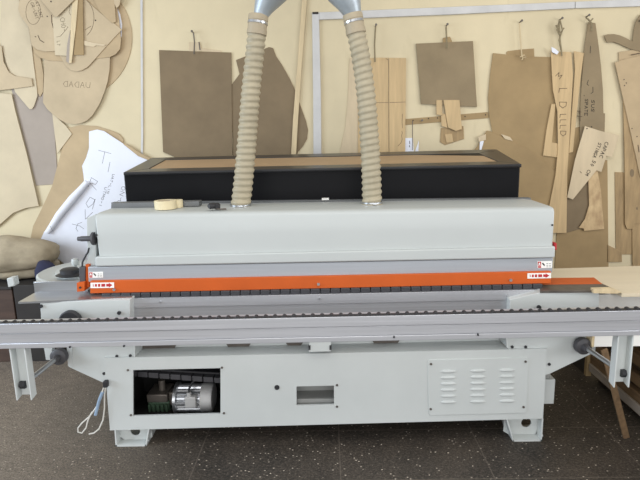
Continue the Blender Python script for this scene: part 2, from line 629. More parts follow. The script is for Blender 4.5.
# --- motor group inside the bay
mc = PY(197, 397.5, 0.20)
mo = MB()
prof = []
mlen0, mlen1 = PY(180, 397, 0.2).x - mc.x, PY(203, 397, 0.2).x - mc.x
N = 40
rings = []
for xx in (mlen0, mlen1):
    ring = []
    for k in range(72):
        a = 2 * math.pi * k / 72
        r = 0.074 if k % 3 else 0.082
        ring.append(mc + Vector((xx, r * math.cos(a), r * math.sin(a))))
    rings.append(ring)
mo.ring_loft(rings)
motor = mo.build('drive_motor', 'steel', mach)
MB().lathe(mc, [(0.07, mlen1), (0.086, mlen1), (0.087, mlen1 + 0.05), (0.08, mlen1 + 0.066), (0.02, mlen1 + 0.068)], 36, 'X').build('fan_cover', 'alu_dull', motor)
MB().lathe(mc, [(0.03, mlen0 - 0.022), (0.094, mlen0 - 0.02), (0.094, mlen0 - 0.004), (0.075, mlen0 + 0.002)], 36, 'X').build('flange', 'steel', motor)
tb = PY(190, 403, 0.10)
MB().box(tb.x - 0.033, tb.x + 0.033, 0.10, 0.14, tb.z - 0.035, tb.z + 0.035).build('terminal_box', 'alu_dull', motor, 0.006)
MB().cyl(tb + Vector((-0.008, 0.02, 0.03)), tb + Vector((-0.008, 0.02, 0.058)), 0.014, 14).build('cable_gland', 'alu_dull', motor)
MB().tube([tb + Vector((-0.008, 0.02, 0.05)), tb + Vector((-0.004, 0.015, 0.08)), tb + Vector((0.015, 0.02, 0.115)), tb + Vector((0.05, 0.04, 0.14))], 0.006, 8).build('cable', 'rubber', motor)
g0, g1 = PY(150, 415, 0.18), PY(170, 400, 0.18)
gb = MB().box(g0.x, g1.x, 0.16, 0.30, g0.z, g1.z).build('gearbox', 'green', mach, 0.008)
fin = MB()
for k in range(5):
    xx = g0.x + (g1.x - g0.x) * (k + 0.5) / 5
    fin.box(xx - 0.006, xx + 0.006, 0.145, 0.162, g0.z + 0.004, g1.z - 0.012)
fin.build('cooling_fins', 'green', gb)
MB().box(g0.x + 0.0, g1.x - 0.005, 0.15, 0.30, g1.z, g1.z + 0.05).build('gearbox_cap', 'dsteel', gb, 0.006)
MB().cyl(Vector(((g0.x + g1.x) / 2 + 0.01, 0.22, g1.z + 0.04)), Vector(((g0.x + g1.x) / 2 + 0.01, 0.22, g1.z + 0.11)), 0.02, 14).build('shaft', 'dsteel', gb)
MB().box(g1.x - 0.005, mc.x + mlen0 - 0.02, 0.17, 0.23, mc.z - 0.035, mc.z + 0.05).build('coupling', 'dsteel', gb, 0.01)
# returning chain seen at the top of the bay
rc = thing_parent = MB()
a, b = PY(136, 368, 0.12), PY(222, 373, 0.12)
rc.hexa([a + Vector((0, 0, -0.01)), b + Vector((0, 0, -0.01)), b, a,
         a + Vector((0, 0.08, -0.01)), b + Vector((0, 0.08, -0.01)), b + Vector((0, 0.08, 0)), a + Vector((0, 0.08, 0))])
rchain = rc.build('return_chain', 'rubber', mach)
for k in range(9):
    u0, u1 = PY(126 + k * 11.0, 371 + k * 0.85, 0.115), PY(136 + k * 11.0, 371.6 + k * 0.85, 0.115)
    dz = Vector((0, 0, -0.032))
    dy = Vector((0, 0.07, 0))
    MB().hexa([u0 + dz, u1 + dz, u1, u0, u0 + dz + dy, u1 + dz + dy, u1 + dy, u0 + dy]).build('chain_pad', 'knob', rchain, 0.003)

# --- vent cover with louvres
vc = MB().pp([(429, 360), (526.5, 357.5), (528, 359.5), (527, 411), (525, 413), (430, 415.5), (428.5, 413), (427.8, 362)], -0.005, 0.006)
vent = vc.build('vent_cover', 'white', mach, 0.0015)
for cxp in (448.3, 477.8, 507):
    for r in range(6):
        yy = 371.3 + r * 6.15 - (cxp - 448) * 0.02
        x0, x1 = PY(cxp - 8, yy, -0.005).x, PY(cxp + 8, yy, -0.005).x
        z = PY(cxp, yy, -0.005).z
        mb = MB()
        n = 14
        rings = []
        for k in range(n + 1):
            tt = k / n
            xx = x0 + (x1 - x0) * tt
            h = 0.9 * (math.sin(math.pi * min(1, max(0.03, min(tt, 1 - tt) * 4)) / 2))
            ring = []
            for q in range(7):
                aa = math.pi * q / 6
                ring.append(Vector((xx, -0.005 - 0.0095 * h * math.sin(aa), z + 0.010 * h * math.cos(aa))))
            rings.append(ring)
        mb.ring_loft(rings)
        mb.build('louvre', 'white', vent)
for (x, y) in [(431, 364), (525.5, 361.5), (430.7, 409), (523.5, 407)]:
    p = PY(x, y, -0.006)
    MB().cyl(p + Vector((0, -0.004, 0)), p + Vector((0, 0.002, 0)), 0.0065, 10).build('screw', 'dsteel', vent)


# --- feet
def foot(x0, x1, xt0, xt1, zt):
    a0, a1 = PY(x0, 445, 0.0).x, PY(x1, 445, 0.0).x
    b0, b1 = PY(xt0, 430, 0.0).x, PY(xt1, 430, 0.0).x
    mb = MB()
    y0, y1 = 0.004, 0.16
    mb.box(a0, a1, y0, y1, 0.0, 0.010)
    for (u, v, s) in ((a0, b0, 1), (a1, b1, -1)):
        mb.hexa([(u, y0, 0), (u + s * 0.008, y0, 0), (v + s * 0.008, y0, zt), (v, y0, zt),
                 (u, y1, 0), (u + s * 0.008, y1, 0), (v + s * 0.008, y1, zt), (v, y1, zt)])
    f = mb.build('foot', 'white', mach)
    # back plate with a round hole
    bp = MB()
    n = 24
    c = Vector(((a0 + a1) / 2 + 0.01, 0.06, zt * 0.60))
    r = 0.028
    outer = []
    inner = []
    X0, X1, Z0, Z1 = min(a0, b0) + 0.008, max(a1, b1) - 0.008, 0.01, zt
    for k in range(n):
        an = 2 * math.pi * (k + 0.5) / n
        dx, dz = math.cos(an), math.sin(an)
        inner.append(c + Vector((dx * r, 0, dz * r)))
        tx = ((X1 if dx > 0 else X0) - c.x) / dx if abs(dx) > 1e-6 else 1e9
        tz = ((Z1 if dz > 0 else Z0) - c.z) / dz if abs(dz) > 1e-6 else 1e9
        tt = min(tx, tz)
        outer.append(c + Vector((dx * tt, 0, dz * tt)))
    for k in range(n):
        j = (k + 1) % n
        bp.prism([outer[k], outer[j], inner[j], inner[k]], (0, 0.006, 0))
    bp.build('back_plate', 'white', f)
    MB().cyl((a1 - 0.002, 0.03, 0.02), (a1 + 0.012, 0.03, 0.02), 0.009, 6).build('bolt', 'steel', f)
    return f


foot(115, 146, 114, 149, pBL.z + 0.002)
foot(513, 542, 506, 543, pBR.z - 0.004)

# --- support plates at the ends of the base, and between base and feed beam
gl = MB().pp([(66, 342), (135, 338), (135, 346), (133.5, 357), (110, 357.5), (110, 386), (104, 383), (69, 367)], 0.013, 0.012).build('end_bracket', 'white', mach)
MB().pp([(66, 335), (72, 335), (72, 368), (68, 366)], 0.006, 0.10).build('bracket_flange', 'white', gl)
MB().hexa([PY(133.5, 340, 0.0), PY(135, 340, 0.0), PY(135, 357, 0.0), PY(133.5, 357, 0.0),
           PY(133.5, 340, 0.0) + Vector((0, .12, 0)), PY(135, 340, 0.0) + Vector((0, .12, 0)), PY(135, 357, 0.0) + Vector((0, .12, 0)), PY(133.5, 357, 0.0) + Vector((0, .12, 0))]).build('bracket_flange', 'white', gl)
gr = MB().pp([(506, 334), (598, 331), (595, 352), (549, 374), (541, 376), (541, 348), (508, 348.5)], 0.013, 0.012).build('end_bracket', 'white', mach)
MB().hexa([PY(505.5, 334, 0.0), PY(507, 334, 0.0), PY(508.5, 348, 0.0), PY(507, 348, 0.0),
           PY(505.5, 334, 0.0) + Vector((0, .12, 0)), PY(507, 334, 0.0) + Vector((0, .12, 0)), PY(508.5, 348, 0.0) + Vector((0, .12, 0)), PY(507, 348, 0.0) + Vector((0, .12, 0))]).build('bracket_flange', 'white', gr)
for par, pts in ((gl, [(117, 356), (130.5, 355.5), (104.2, 373.3)]), (gr, [(512, 346.7), (525.5, 346.7), (549, 364)])):
    for (x, y) in pts:
        p = PY(x, y, 0.013)
        MB().cyl(p + Vector((0, -0.006, 0)), p + Vector((0, 0.002, 0)), 0.008, 12).build('bolt', 'rubber', par)
# inner body between base and feed beam
MB().box(pTL.x + 0.16, pTR.x - 0.18, 0.13, 0.44, pTL.z + 0.004, 0.80).build('machine_body', 'white', mach)
for (x0, x1, y0, y1) in ((141, 176, 345.5, 349.5), (226, 251, 343.5, 347), (286, 303, 343, 346), (372, 400, 340, 343.5)):
    q = MB().pp([(x0, y0), (x1, y0 - .6), (x1 - 2, y1 - .6), (x0 + 2, y1)], 0.118, 0.012)
    q.build('slot', 'dsteel', mach)
cb = MB().pp([(309, 336), (331, 335.5), (331, 351.5), (309, 352.2)], -0.03, 0.035)
cb.pp([(312, 330), (328, 330), (328, 341), (312, 341)], -0.028, 0.03)
cbo = cb.build('centre_bracket', 'white', mach, 0.002)
for x in (309.5, 330.5):
    MB().pp([(x - 1, 345.5), (x + 1, 345.5), (x + 1, 350), (x - 1, 350)], -0.034, 0.01).build('bolt', 'rubber', cbo)

# --- side electrical box at right end of base
s0, s1 = PY(548, 404, 0.1), PY(555.5, 379.5, 0.1)
sb = MB().box(pBR.x, s1.x, 0.10, 0.26, s0.z, s1.z).build('junction_box', 'white', mach, 0.003)
MB().box(pBR.x, s1.x - 0.02, 0.12, 0.22, s1.z, s1.z + 0.07).build('conduit_box', 'pocket', sb, 0.003)

# --- infeed and outfeed side blocks
ib = MB().pp([(40, 302.5), (130, 299.5), (130, 334), (42, 336)], -0.11, 0.26).build('infeed_block', 'white', mach, 0.002)
for (x, y) in [(41.5, 306), (119.5, 312.5)]:
    p = PY(x, y, -0.11)
    MB().cyl(p + Vector((0, -0.012, 0)), p + Vector((0, 0.002, 0)), 0.009, 12).build('bolt', 'rubber', ib)
wc = PY(70.5, 321.5, -0.14)
MB().lathe(wc, [(0.01, -0.012), (0.052, -0.012), (0.058, -0.006), (0.058, 0.012), (0.052, 0.02), (0.01, 0.02)], 40, 'Y').build('copy_wheel', 'rubber', ib)
q = [PZ(18, 302, 0.902), PZ(132, 297.6, 0.902), PZ(132, 289.5, 0.902), PZ(36, 292, 0.902)]
MB().prism(q, (0, 0, -0.010)).build('infeed_table', 'steel', mach)
MB().pp([(33.5, 282), (88, 280.5), (88, 292), (34.5, 293)], 0.045, 0.02).build('fence', 'steel', mach, 0.002)
# reel table
tc_ = Vector((-1.435, 0.385, 0.935))
tr_ = MB().lathe(tc_, [(0.02, -0.03), (0.29, -0.03), (0.30, -0.022), (0.30, 0.004), (0.29, 0.01), (0.27, 0.006), (0.02, 0.006)], 72).build('reel_table', 'hood', mach)
MB().lathe(tc_ + Vector((0.03, -0.01, 0)), [(0.02, 0.006), (0.22, 0.006), (0.22, 0.020), (0.20, 0.024), (0.02, 0.024)], 64).build('reel_disc', 'hood', tr_)
MB().lathe(tc_, [(0.05, -0.11), (0.05, -0.03)], 20).build('reel_post', 'white', tr_)
MB().box(tc_.x - 0.05, -1.18, tc_.y - 0.04, tc_.y + 0.04, tc_.z - 0.13, tc_.z - 0.09).build('reel_arm', 'white', tr_)
MB().pp([(6.5, 278.5), (13, 277.5), (14.5, 286), (8, 287.5)], 0.08, 0.05).build('reel_stop', 'hood', tr_, 0.004)
pk_ = PZ(70, 274.5, 0.964)
kn = MB().lathe(pk_, [(0.06, -0.005), (0.075, 0.002), (0.06, 0.008), (0.05, 0.01), (0.05, 0.03), (0.04, 0.036), (0.01, 0.037)], 28).build('reel_knob', 'rubber', tr_)
pc_ = PY(75, 262, 0.30)
cp = MB().lathe(pc_, [(0.008, -0.05), (0.008, -0.02), (0.018, -0.018), (0.021, 0.005), (0.017, 0.018), (0.005, 0.022)], 20).build('peg', 'hood', tr_)
# orange clamp + sensor + cable
oc = MB().pp([(76.5, 283), (84.5, 282), (84.5, 291), (77, 292)], -0.02, 0.05).build('infeed_clamp', 'orange', mach, 0.002)
p = PY(80.3, 287.5, -0.02)
MB().cyl(p + Vector((0, -0.004, 0)), p + Vector((0, 0.002, 0)), 0.006, 10).build('bolt', 'rubber', oc)
MB().pp([(79, 267), (85, 267), (85, 283), (79.5, 283)], 0.0, 0.03).build('sensor', 'knob', oc, 0.002)
MB().pp([(85.5, 264.5), (89, 264.5), (89.5, 287), (85.5, 288)], 0.01, 0.03).build('orange_plate', 'orange', oc)
MB().tube([PY(x, y, 0.01) for x, y in [(82, 268), (82.5, 262), (85, 257), (88, 252), (89, 248)]], 0.005, 8).build('sensor_cable', 'rubber', oc)
# outfeed
ob = MB().pp([(510, 299.8), (543, 291.8), (599, 290.6), (599, 325), (510, 328)], -0.10, 0.06).build('outfeed_block', 'white', mach, 0.002)
p = PY(538.5, 307, -0.10)
MB().cyl(p + Vector((0, -0.01, 0)), p + Vector((0, 0.002, 0)), 0.011, 12).build('bolt', 'rubber', ob)
MB().prism([PZ(540, 290.8, 0.906), PZ(617, 290.2, 0.906), PZ(602, 283.4, 0.906), PZ(540, 284, 0.906)], (0, 0, -0.012)).build('outfeed_plate', 'dsteel', mach, 0.001)
MB().prism([PZ(540, 284.2, 0.908), PZ(602, 283.6, 0.908), PZ(594, 277.4, 0.908), PZ(540, 278, 0.908)], (0, 0, -0.012)).build('outfeed_strip', 'orange', mach, 0.001)

# --- feed beam
fb = MB().pp([(130, 298.5), (548, 289.5), (548, 299), (130, 308)], -0.055, 0.15).build('feed_beam', 'alu', mach, 0.001)
MB().pp([(130, 308), (548, 299), (548, 326), (130, 335)], -0.047, 0.14).build('lower_channel', 'alu', fb)
for (x, y) in [(160.5, 302), (319.5, 298.7), (507, 295.8)]:
    p = PY(x, y, -0.055)
    MB().cyl(p + Vector((0, -0.007, 0)), p + Vector((0, 0.002, 0)), 0.006, 12).build('screw', 'steel', fb)
# feed chain
ch = MB().pp([(100, 295.5), (543, 285.5), (543, 289.5), (100, 299)], -0.035, 0.10).build('feed_chain', 'rubber', mach)
proto = None
p0, p1 = PY(101, 296.4, -0.045), PY(543, 286.6, -0.045)
npad = 44
pitch = (p1.x - p0.x) / npad
for k in range(npad):
    c = p0 + (p1 - p0) * ((k + 0.5) / npad)
    if proto is None:
        w = pitch * 0.92 / 2
        mb = MB()
        mb.box(-w, w, 0, 0.09, -0.013, 0.014)
        proto = mb.build('chain_pad', 'pad', None, 0.004)
        proto.parent = ch
        o = proto
    else:
        o = proto.copy()
        COL.objects.link(o)
    o.location = c - mach.location

# --- orange beam, pressure beam and hood
ora = MB().pp([(90, 281), (551, 271.3), (551, 283.5), (90, 293.5)], -0.03, 0.10).build('orange_beam', 'orange', mach, 0.003)
for (x, y) in [(114.5, 289.3), (318.5, 284), (510.5, 280)]:
    p = PY(x, y, -0.03)
    MB().cyl(p + Vector((0, -0.008, 0)), p + Vector((0, 0.002, 0)), 0.0075, 12).build('bolt', 'steel', ora)


def arrow_sticker(x0, y0, x1, y1, sl):
    st = MB().pp([(x0, y0), (x1, y0 + sl), (x1, y1 + sl), (x0, y1)], -0.032, 0.002).build('arrow_sticker', 'label', ora)
    w, h = x1 - x0, y1 - y0
    mk = MB()
    cy = (y0 + y1) / 2
    f = lambda u: x0 + w * u
    g = lambda u, d: cy + sl * u + d * h

    def bar(u0, u1, d):
        mk.pp([(f(u0), g(u0, -d)), (f(u1), g(u1, -d)), (f(u1), g(u1, d)), (f(u0), g(u0, d))], -0.0328, 0.001)
    bar(.10, .13, .22)
    bar(.19, .27, .24)
    bar(.32, .41, .26)
    bar(.46, .62, .26)
    bar(.67, .78, .24)
    mk.pp([(f(.78), g(.78, -.42)), (f(.93), g(.93, 0)), (f(.78), g(.78, .42))], -0.0328, 0.001)
    mk.build('arrow_print', 'red', st)


arrow_sticker(90.5, 282.8, 114, 288.2, -0.4)
arrow_sticker(527.5, 273.3, 551, 278.6, -0.4)

pb = MB().pp([(88, 267), (553, 258), (552.5, 272), (88.5, 282)], -0.012, 0.10).build('pressure_beam', 'lightgrey', mach, 0.003)
MB().pp([(95, 266), (553, 257), (553, 261.8), (95, 270)], -0.004, 0.004).build('gap_strip', 'pocket', pb)


def warning_sticker(x0, y0, x1, y1):
    st = MB().pp([(x0, y0), (x1, y0 - .3), (x1, y1 - .3), (x0, y1)], -0.0135, 0.0015).build('warning_sticker', 'label', pb)
    w, h = x1 - x0, y1 - y0
    r = MB().pp([(x0 + .4, y0 + .4), (x0 + w * .25, y0 + .4), (x0 + w * .25, y0 + h * .62), (x0 + .4, y0 + h * .62)], -0.0142, 0.001)
    r.pp([(x0 + .4, y0 + h * .7), (x0 + w * .25, y0 + h * .7), (x0 + w * .25, y1 - .4), (x0 + .4, y1 - .4)], -0.0142, 0.001)
    r.build('warning_print', 'red', st)
    k = MB().pp([(x0 + w * .3, y0 + h * .25), (x0 + w * .38, y0 + h * .2), (x0 + w * .52, y0 + h * .55), (x0 + w * .48, y0 + h * .7), (x0 + w * .38, y0 + h * .5)], -0.0142, 0.001)
    for u in (.62, .8):
        for v in (.3, .55, .78):
            k.pp([(x0 + w * u, y0 + h * v), (x0 + w * (u + .12), y0 + h * v), (x0 + w * (u + .12), y0 + h * (v + .06)), (x0 + w * u, y0 + h * (v + .06))], -0.0142, 0.001)
    k.build('pictogram_print', 'ink', st)
    tr = MB().pp([(x0 + w * .06, y0 + h * .5), (x0 + w * .14, y0 + h * .14), (x0 + w * .21, y0 + h * .5)], -0.0150, 0.0008)
    tr.build('triangle_print', 'label', st)


warning_sticker(88.8, 272, 103, 278)
warning_sticker(537.5, 261.3, 552, 268.2)

hood = MB()
# hood section (front face, rounded shoulder, top), lofted along its length
hA = [(95, 213.2), (553.5, 206.6)]
hB = [(95, 257.5), (556, 247)]
L0, R0 = PY(94.5, 213, 0.0), PY(555, 206.5, 0.0)
L1, R1 = PY(95, 257.5, 0.0), PY(555.5, 247, 0.0)


def hood_ring(top, bot):
    zt, zb, x = top.z - 0.008, bot.z, top.x
    pts = [(0.0, zb), (-0.002, zb + 0.5 * (zt - zb)), (0.0, zt - 0.02), (0.006, zt - 0.008), (0.018, zt), (0.05, zt + 0.004), (0.30, zt + 0.008), (0.42, zt), (0.42, zb)]
    return [Vector((x, y, z)) for y, z in pts]


rl, rr_ = hood_ring(L0, L1), hood_ring(R0, R1)
hood.ring_loft([rl, rr_])
hd = hood.build('hood', 'hood', mach, 0.006, 3)
MB().pp([(95, 257), (555.5, 246.5), (555, 257.8), (95, 266.5)], -0.022, 0.06).build('hood_lip', 'hood', hd, 0.007, 3)
MB().pp([(86.5, 218), (96, 214), (96, 284), (88, 290)], 0.03, 0.36).build('hood_end_plate', 'hood', hd, 0.003)
MB().pp([(548, 209), (553, 209), (552, 273), (547, 273)], 0.04, 0.36).build('hood_end_plate', 'hood', hd, 0.003)
for (x, y) in [(552.2, 225), (96.5, 235)]:
    p = PY(x, y, -0.002)
    MB().cyl(p + Vector((0, -0.003, 0)), p + Vector((0, 0.003, 0)), 0.005, 10).build('rivet', 'rubber', hd)
MB().pp([(554, 243), (557, 243), (557, 250), (554, 250)], 0.05, 0.05).build('side_lamp', 'red', hd, 0.004)
# handle on left end
hp = PY(94.5, 238.5, 0.02)
hh = MB().lathe(hp, [(0.006, -0.09), (0.011, -0.088), (0.012, -0.075), (0.014, -0.07), (0.014, -0.012), (0.034, -0.010), (0.034, 0.002), (0.02, 0.004)], 24, 'X').build('clamp_handle', 'knob', mach)

# --- front support rail with rollers
rail = None
ra = [(-8, 322.2), (648, 308.2)]


def rail_band(name, ya, yb, Y, depth, par, m='alu'):
    # ya/yb: height in px below the top line at the middle of the photo
    a = [PY(-40, 323.1 + ya, Y), PY(680, 307.4 + ya, Y), PY(680, 307.4 + yb, Y), PY(-40, 323.1 + yb, Y)]
    ext = 0.25
    a[0].x -= ext
    a[3].x -= ext
    a[1].x += ext
    a[2].x += ext
    return MB().prism(a, (0, depth, 0)).build(name, m, par, 0.002)


rail = rail_band('support_rail', 2.0, 12.0, -0.40, 0.060, mach)
rail_band('rail_web', 12.0, 21.4, -0.392, 0.05, rail)
rail_band('rail_groove', 11.0, 14.0, -0.388, 0.045, rail)
rail_band('rail_foot', 22.0, 27.0, -0.398, 0.055, rail)
rail_band('roller_strip', 1.4, 2.9, -0.3985, 0.03, rail, 'rubber')
rp = None
c0, c1 = PY(-25, 322.9 + 1.6, -0.392), PY(668, 307.8 + 1.6, -0.392)
nr = 74
for k in range(nr):
    c = c0 + (c1 - c0) * (k / (nr - 1))
    if rp is None:
        mb = MB()
        mb.lathe((0, 0, 0), [(0.003, -0.004), (0.0085, -0.004), (0.0105, -0.002), (0.0105, 0.024), (0.0085, 0.026), (0.003, 0.026)], 18, 'Y')
        rp = mb.build('roller', 'rubber', None)
        rp.parent = rail
        o = rp
    else:
        o = rp.copy()
        COL.objects.link(o)
    o.location = c - mach.location
for (x, y) in [(394, 337), (478, 334.8), (70, 347), (124, 346)]:
    p = PY(x, y, -0.40)
    MB().cyl(p + Vector((0, -0.003, 0)), p + Vector((0, 0.006, 0)), 0.005, 10).build('screw', 'rubber', rail)


# --- clamps below the rail and the stay rods
def clamp(xp0, xp1, yt, yb):
    x0, x1 = PY(xp0, yt, -0.39).x, PY(xp1, yt, -0.39).x
    zt, zb = PY(xp0, yt, -0.39).z, PY(xp0, yb, -0.39).z
    mb = MB()
    th = 0.006
    mb.box(x0 + th, x1 - th, -0.352, -0.345, zb + 0.012, zt)
    for xa in (x0, x1 - th):
        mb.hexa([(xa, -0.39, zb + 0.002), (xa + th, -0.39, zb + 0.002), (xa + th, -0.39, zt), (xa, -0.39, zt),
                 (xa, -0.345, zb + 0.012), (xa + th, -0.345, zb + 0.012), (xa + th, -0.345, zt), (xa, -0.345, zt)])
    return mb.build('rail_clamp', 'white', mach, 0.001)


lc = clamp(8.5, 24.5, 346, 401)
rc_ = clamp(618.5, 634.5, 333, 388)


def stay(ax, ay, bx, by, s):
    a = PY(ax, ay, -0.02)
    b = PY(bx, by, -0.347)
    o = MB().cyl(a, b, 0.0125, 16).build('stay_rod', 'steel', mach)
    d = (b - a).normalized()
    MB().tube([a - d * 0.022, a - d * 0.018, a + d * 0.012, a + d * 0.018], lambda t: 0.044 if 0.2 < t < 0.8 else 0.036, 28).build('knob', 'knob', o)
    MB().cyl(a + d * 0.015, a + d * 0.05, 0.022, 16, 0.018).build('knob_hub', 'knob', o)
    MB().tube([b + Vector((-0.012, -0.01, 0)), b + Vector((0.012, -0.01, 0))], 0.02, 6).build('nut', 'rubber', o)
    return o


stay(59, 356.5, 24.5, 383.5, -1)
stay(583, 346, 622, 372, 1)
MB().pp([(44, 348), (52, 348), (52, 360), (46, 360)], -0.01, 0.03).build('end_stop', 'white', gl)

# --- loose cable hanging from the left end
cbm = MB()
cbm.tube([PY(x, y, -0.02) for x, y in [(106, 384), (104.5, 395), (104.5, 408), (103, 420), (99, 429), (94, 433), (89, 434)]], 0.004, 8)
cbm.tube([PY(x, y, -0.03) for x, y in [(105, 384), (101, 395), (97, 406), (90, 416), (82, 423), (78, 428), (78, 432), (82, 433), (86, 428), (88, 420), (92, 412)]], 0.004, 8)
cbo_ = cbm.build('loose_cable', 'cable', mach)
MB().tube([PY(x, y, -0.03) for x, y in [(102.5, 392), (99, 401), (95.5, 415)]], 0.0085, 10).build('connector', 'blue', cbo_)
MB().pp([(102.5, 382), (106.5, 382), (107, 388), (103, 388)], -0.035, 0.03).build('cable_gland', 'rubber', cbo_, 0.003)

# ================================================================== dust extraction
HY = 0.22


def path_interp(pts, n):
    ps = [Vector((x, y)) for x, y in pts]
    out = []
    m = len(ps)
    for i in range(n + 1):
        t_ = i / n * (m - 1)
        k = min(int(t_), m - 2)
        f = t_ - k
        p0, p1, p2, p3 = ps[max(k - 1, 0)], ps[k], ps[k + 1], ps[min(k + 2, m - 1)]
        q = 0.5 * ((2 * p1) + (p2 - p0) * f + (2 * p0 - 5 * p1 + 4 * p2 - p3) * f * f + (-p0 + 3 * p1 - 3 * p2 + p3) * f ** 3)
        out.append(q)
    return out


def hose(name, px, r0, r1, label, ribs, cuff_dir):
    pts = [PY(q.x, q.y, HY) for q in path_interp(px, ribs * 10)]
    base = Vector((pts[0].x, HY, pts[0].z))
    root = thing(name, base, label, 'hose', 'ribbed hoses rising from the machine hood')

    # resample evenly along the length
    cum = [0.0]
    for u, v in zip(pts, pts[1:]):
        cum.append(cum[-1] + (v - u).length)
    n_, k_, ev = ribs * 12, 0, []
    for i in range(n_ + 1):
        L_ = cum[-1] * i / n_
        while k_ < len(cum) - 2 and cum[k_ + 1] < L_:
            k_ += 1
        f_ = (L_ - cum[k_]) / (cum[k_ + 1] - cum[k_])
        ev.append(pts[k_].lerp(pts[k_ + 1], f_))
    mbh = MB()
    rings = []
    for i, p in enumerate(ev):
        t_ = i / n_
        dd = (ev[min(i + 1, n_)] - ev[max(i - 1, 0)]).normalized()
        ux = dd.cross(Vector((0, 1, 0))).normalized()
        uy = ux.cross(dd).normalized()
        ring = []
        for k in range(36):
            an = 2 * math.pi * k / 36
            ph = (t_ * ribs + k / 36.0) % 1.0
            rb = (0.5 - 0.5 * math.cos(2 * math.pi * ph)) ** 0.9
            r_ = (r0 + (r1 - r0) * t_) * (0.895 + 0.125 * rb)
            ring.append(p + (ux * math.cos(an) + uy * math.sin(an)) * r_)
        rings.append(ring)
    mbh.ring_loft(rings)
    mbh.build('hose_body', 'hose', root, smooth=80)
    d = (pts[-1] - pts[-2]).normalized()
    e = pts[-1]
    MB().tube([e - d * 0.02, e - d * 0.018, e + d * 0.004, e + d * 0.005, e + d * 0.028, e + d * 0.03, e + d * 0.05, e + d * 0.052, e + d * 0.075, e + d * 0.08],
              lambda t_: r1 * (1.0 if t_ < .03 or t_ > .97 else 1.07 if t_ < 0.3 else 1.02 if t_ < .7 else 1.06), 32).build('cuff', 'cuff', root)
    MB().tube([e + d * 0.034, e + d * 0.035, e + d * 0.046, e + d * 0.047], lambda t_: r1 * (1.085 if 0.2 < t_ < .8 else 1.02), 32).build('clamp_ring', 'steel', root)
    b0 = pts[0]
    MB().lathe(b0, [(r0 * 0.9, -0.010), (r0 * 1.05, -0.010), (r0 * 1.05, 0.0), (r0 * 0.99, 0.004), (r0 * .9, 0.004)], 32).build('base_collar', 'hose', root)
    MB().lathe(b0, [(r0 * 0.98, 0.004), (r0 * 1.04, 0.005), (r0 * 1.04, 0.013), (r0 * .98, 0.014)], 32).build('clamp_ring', 'steel', root)
    bolt = b0 + Vector((0.012, -r0 * 1.05, 0.009))
    MB().box(bolt.x - 0.01, bolt.x + 0.01, bolt.y - 0.008, bolt.y + 0.004, bolt.z - 0.005, bolt.z + 0.005).build('clamp_screw', 'steel', root)
    return root


hose('ribbed_hose', [(240.5, 206.5), (243.5, 180), (247, 140), (251, 90), (255, 52), (257, 31)], 0.0550, 0.0490,
     'beige ribbed hose rising from the left part of the white hood', 27, 1)
hose('ribbed_hose', [(372, 204), (371.5, 180), (369.5, 140), (366, 95), (361, 58), (355.5, 30)], 0.0550, 0.0490,
     'beige ribbed hose rising from the right part of the white hood', 27, -1)


duct = thing('extraction_duct', PY(307, -70, HY), 'shiny galvanised forked duct above the two beige hoses, at top edge', 'duct')


def cone(rows, name, par):
    rings = []
    for (xl, xr, y) in rows:
        a, b = PY(xl, y, HY), PY(xr, y, HY)
        c = (a + b) / 2
        r = (b - a).length / 2
        rings.append([c + Vector((r * math.cos(2 * math.pi * k / 40), r * math.sin(2 * math.pi * k / 40), 0)) for k in range(40)])
    return MB().ring_loft(rings).build(name, 'galv', par)


cone([(252.5, 267, 20), (253.3, 268.5, 17), (254, 273, 12), (255.2, 286.5, 0), (262, 345, -70)], 'branch_cone', duct)
cone([(346.5, 361, 19), (344, 361, 16), (338, 361, 9), (328.5, 360.5, 0), (270, 352, -70)], 'branch_cone', duct)
cone([(258, 356, -70), (262, 352, -74), (262, 352, -200), (262, 352, -260)], 'main_pipe', duct)

# ================================================================== black cabinet behind
cab = thing('black_cabinet', (-0.04, 0.75, 0.0), 'black cabinet with brown inset top standing behind the white machine', 'cabinet')
fA, fB = PY(124.5, 171, 0.5), PY(520.5, 163.5, 0.5)
bA, bB = PY(152, 158, 1.0), PY(496, 149.5, 1.0)
fz = (fA.z + fB.z) / 2
bz = (bA.z + bB.z) / 2
xl, xr = fA.x - 0.008, fB.x
MB().hexa([(xl, .5, 0), (xr, .5, 0), (xr, .5, fB.z - 0.012), (xl, .5, fA.z - 0.012),
           (xl, 1.0, 0), (xr, 1.0, 0), (xr, 1.0, bB.z - 0.012), (xl, 1.0, bA.z - 0.012)]).build('body', 'black', cab, 0.008, 3)
nrm = (Vector((xr, .5, fB.z)) - Vector((xl, .5, fA.z))).cross(Vector((xl, 1.0, bA.z)) - Vector((xl, .5, fA.z))).normalized()
pO = Vector((xl, .5, fA.z))
outer = [(123.5, 172.2), (521.5, 164), (496.5, 149.2), (151.5, 157.7)]
inner = [(149, 168.6), (498, 161.3), (479, 153.2), (165.5, 159.6)]
mb = MB()
oP = [PPL(x, y, pO, nrm) for x, y in outer]
iP = [PPL(x, y, pO, nrm) for x, y in inner]
for k in range(4):
    j = (k + 1) % 4
    mb.prism([oP[k], oP[j], iP[j], iP[k]], nrm * -0.016)
mb.build('top_frame', 'blackrim', cab, 0.004)
MB().prism([q - nrm * 0.004 for q in iP], nrm * -0.01).build('top_panel', 'panel', cab)
MB().pp([(123.2, 172), (521.8, 163.8), (521.8, 167.4), (123.4, 175.6)], 0.488, 0.02).build('front_rim', 'blackrim', cab, 0.005, 3)
MB().pp([(111, 202.5), (531, 197.8), (531, 204), (111, 209)], 0.46, 0.05).build('ledge', 'barg', cab, 0.003)

# things lying on the hood
zt = L0.z - 0.002


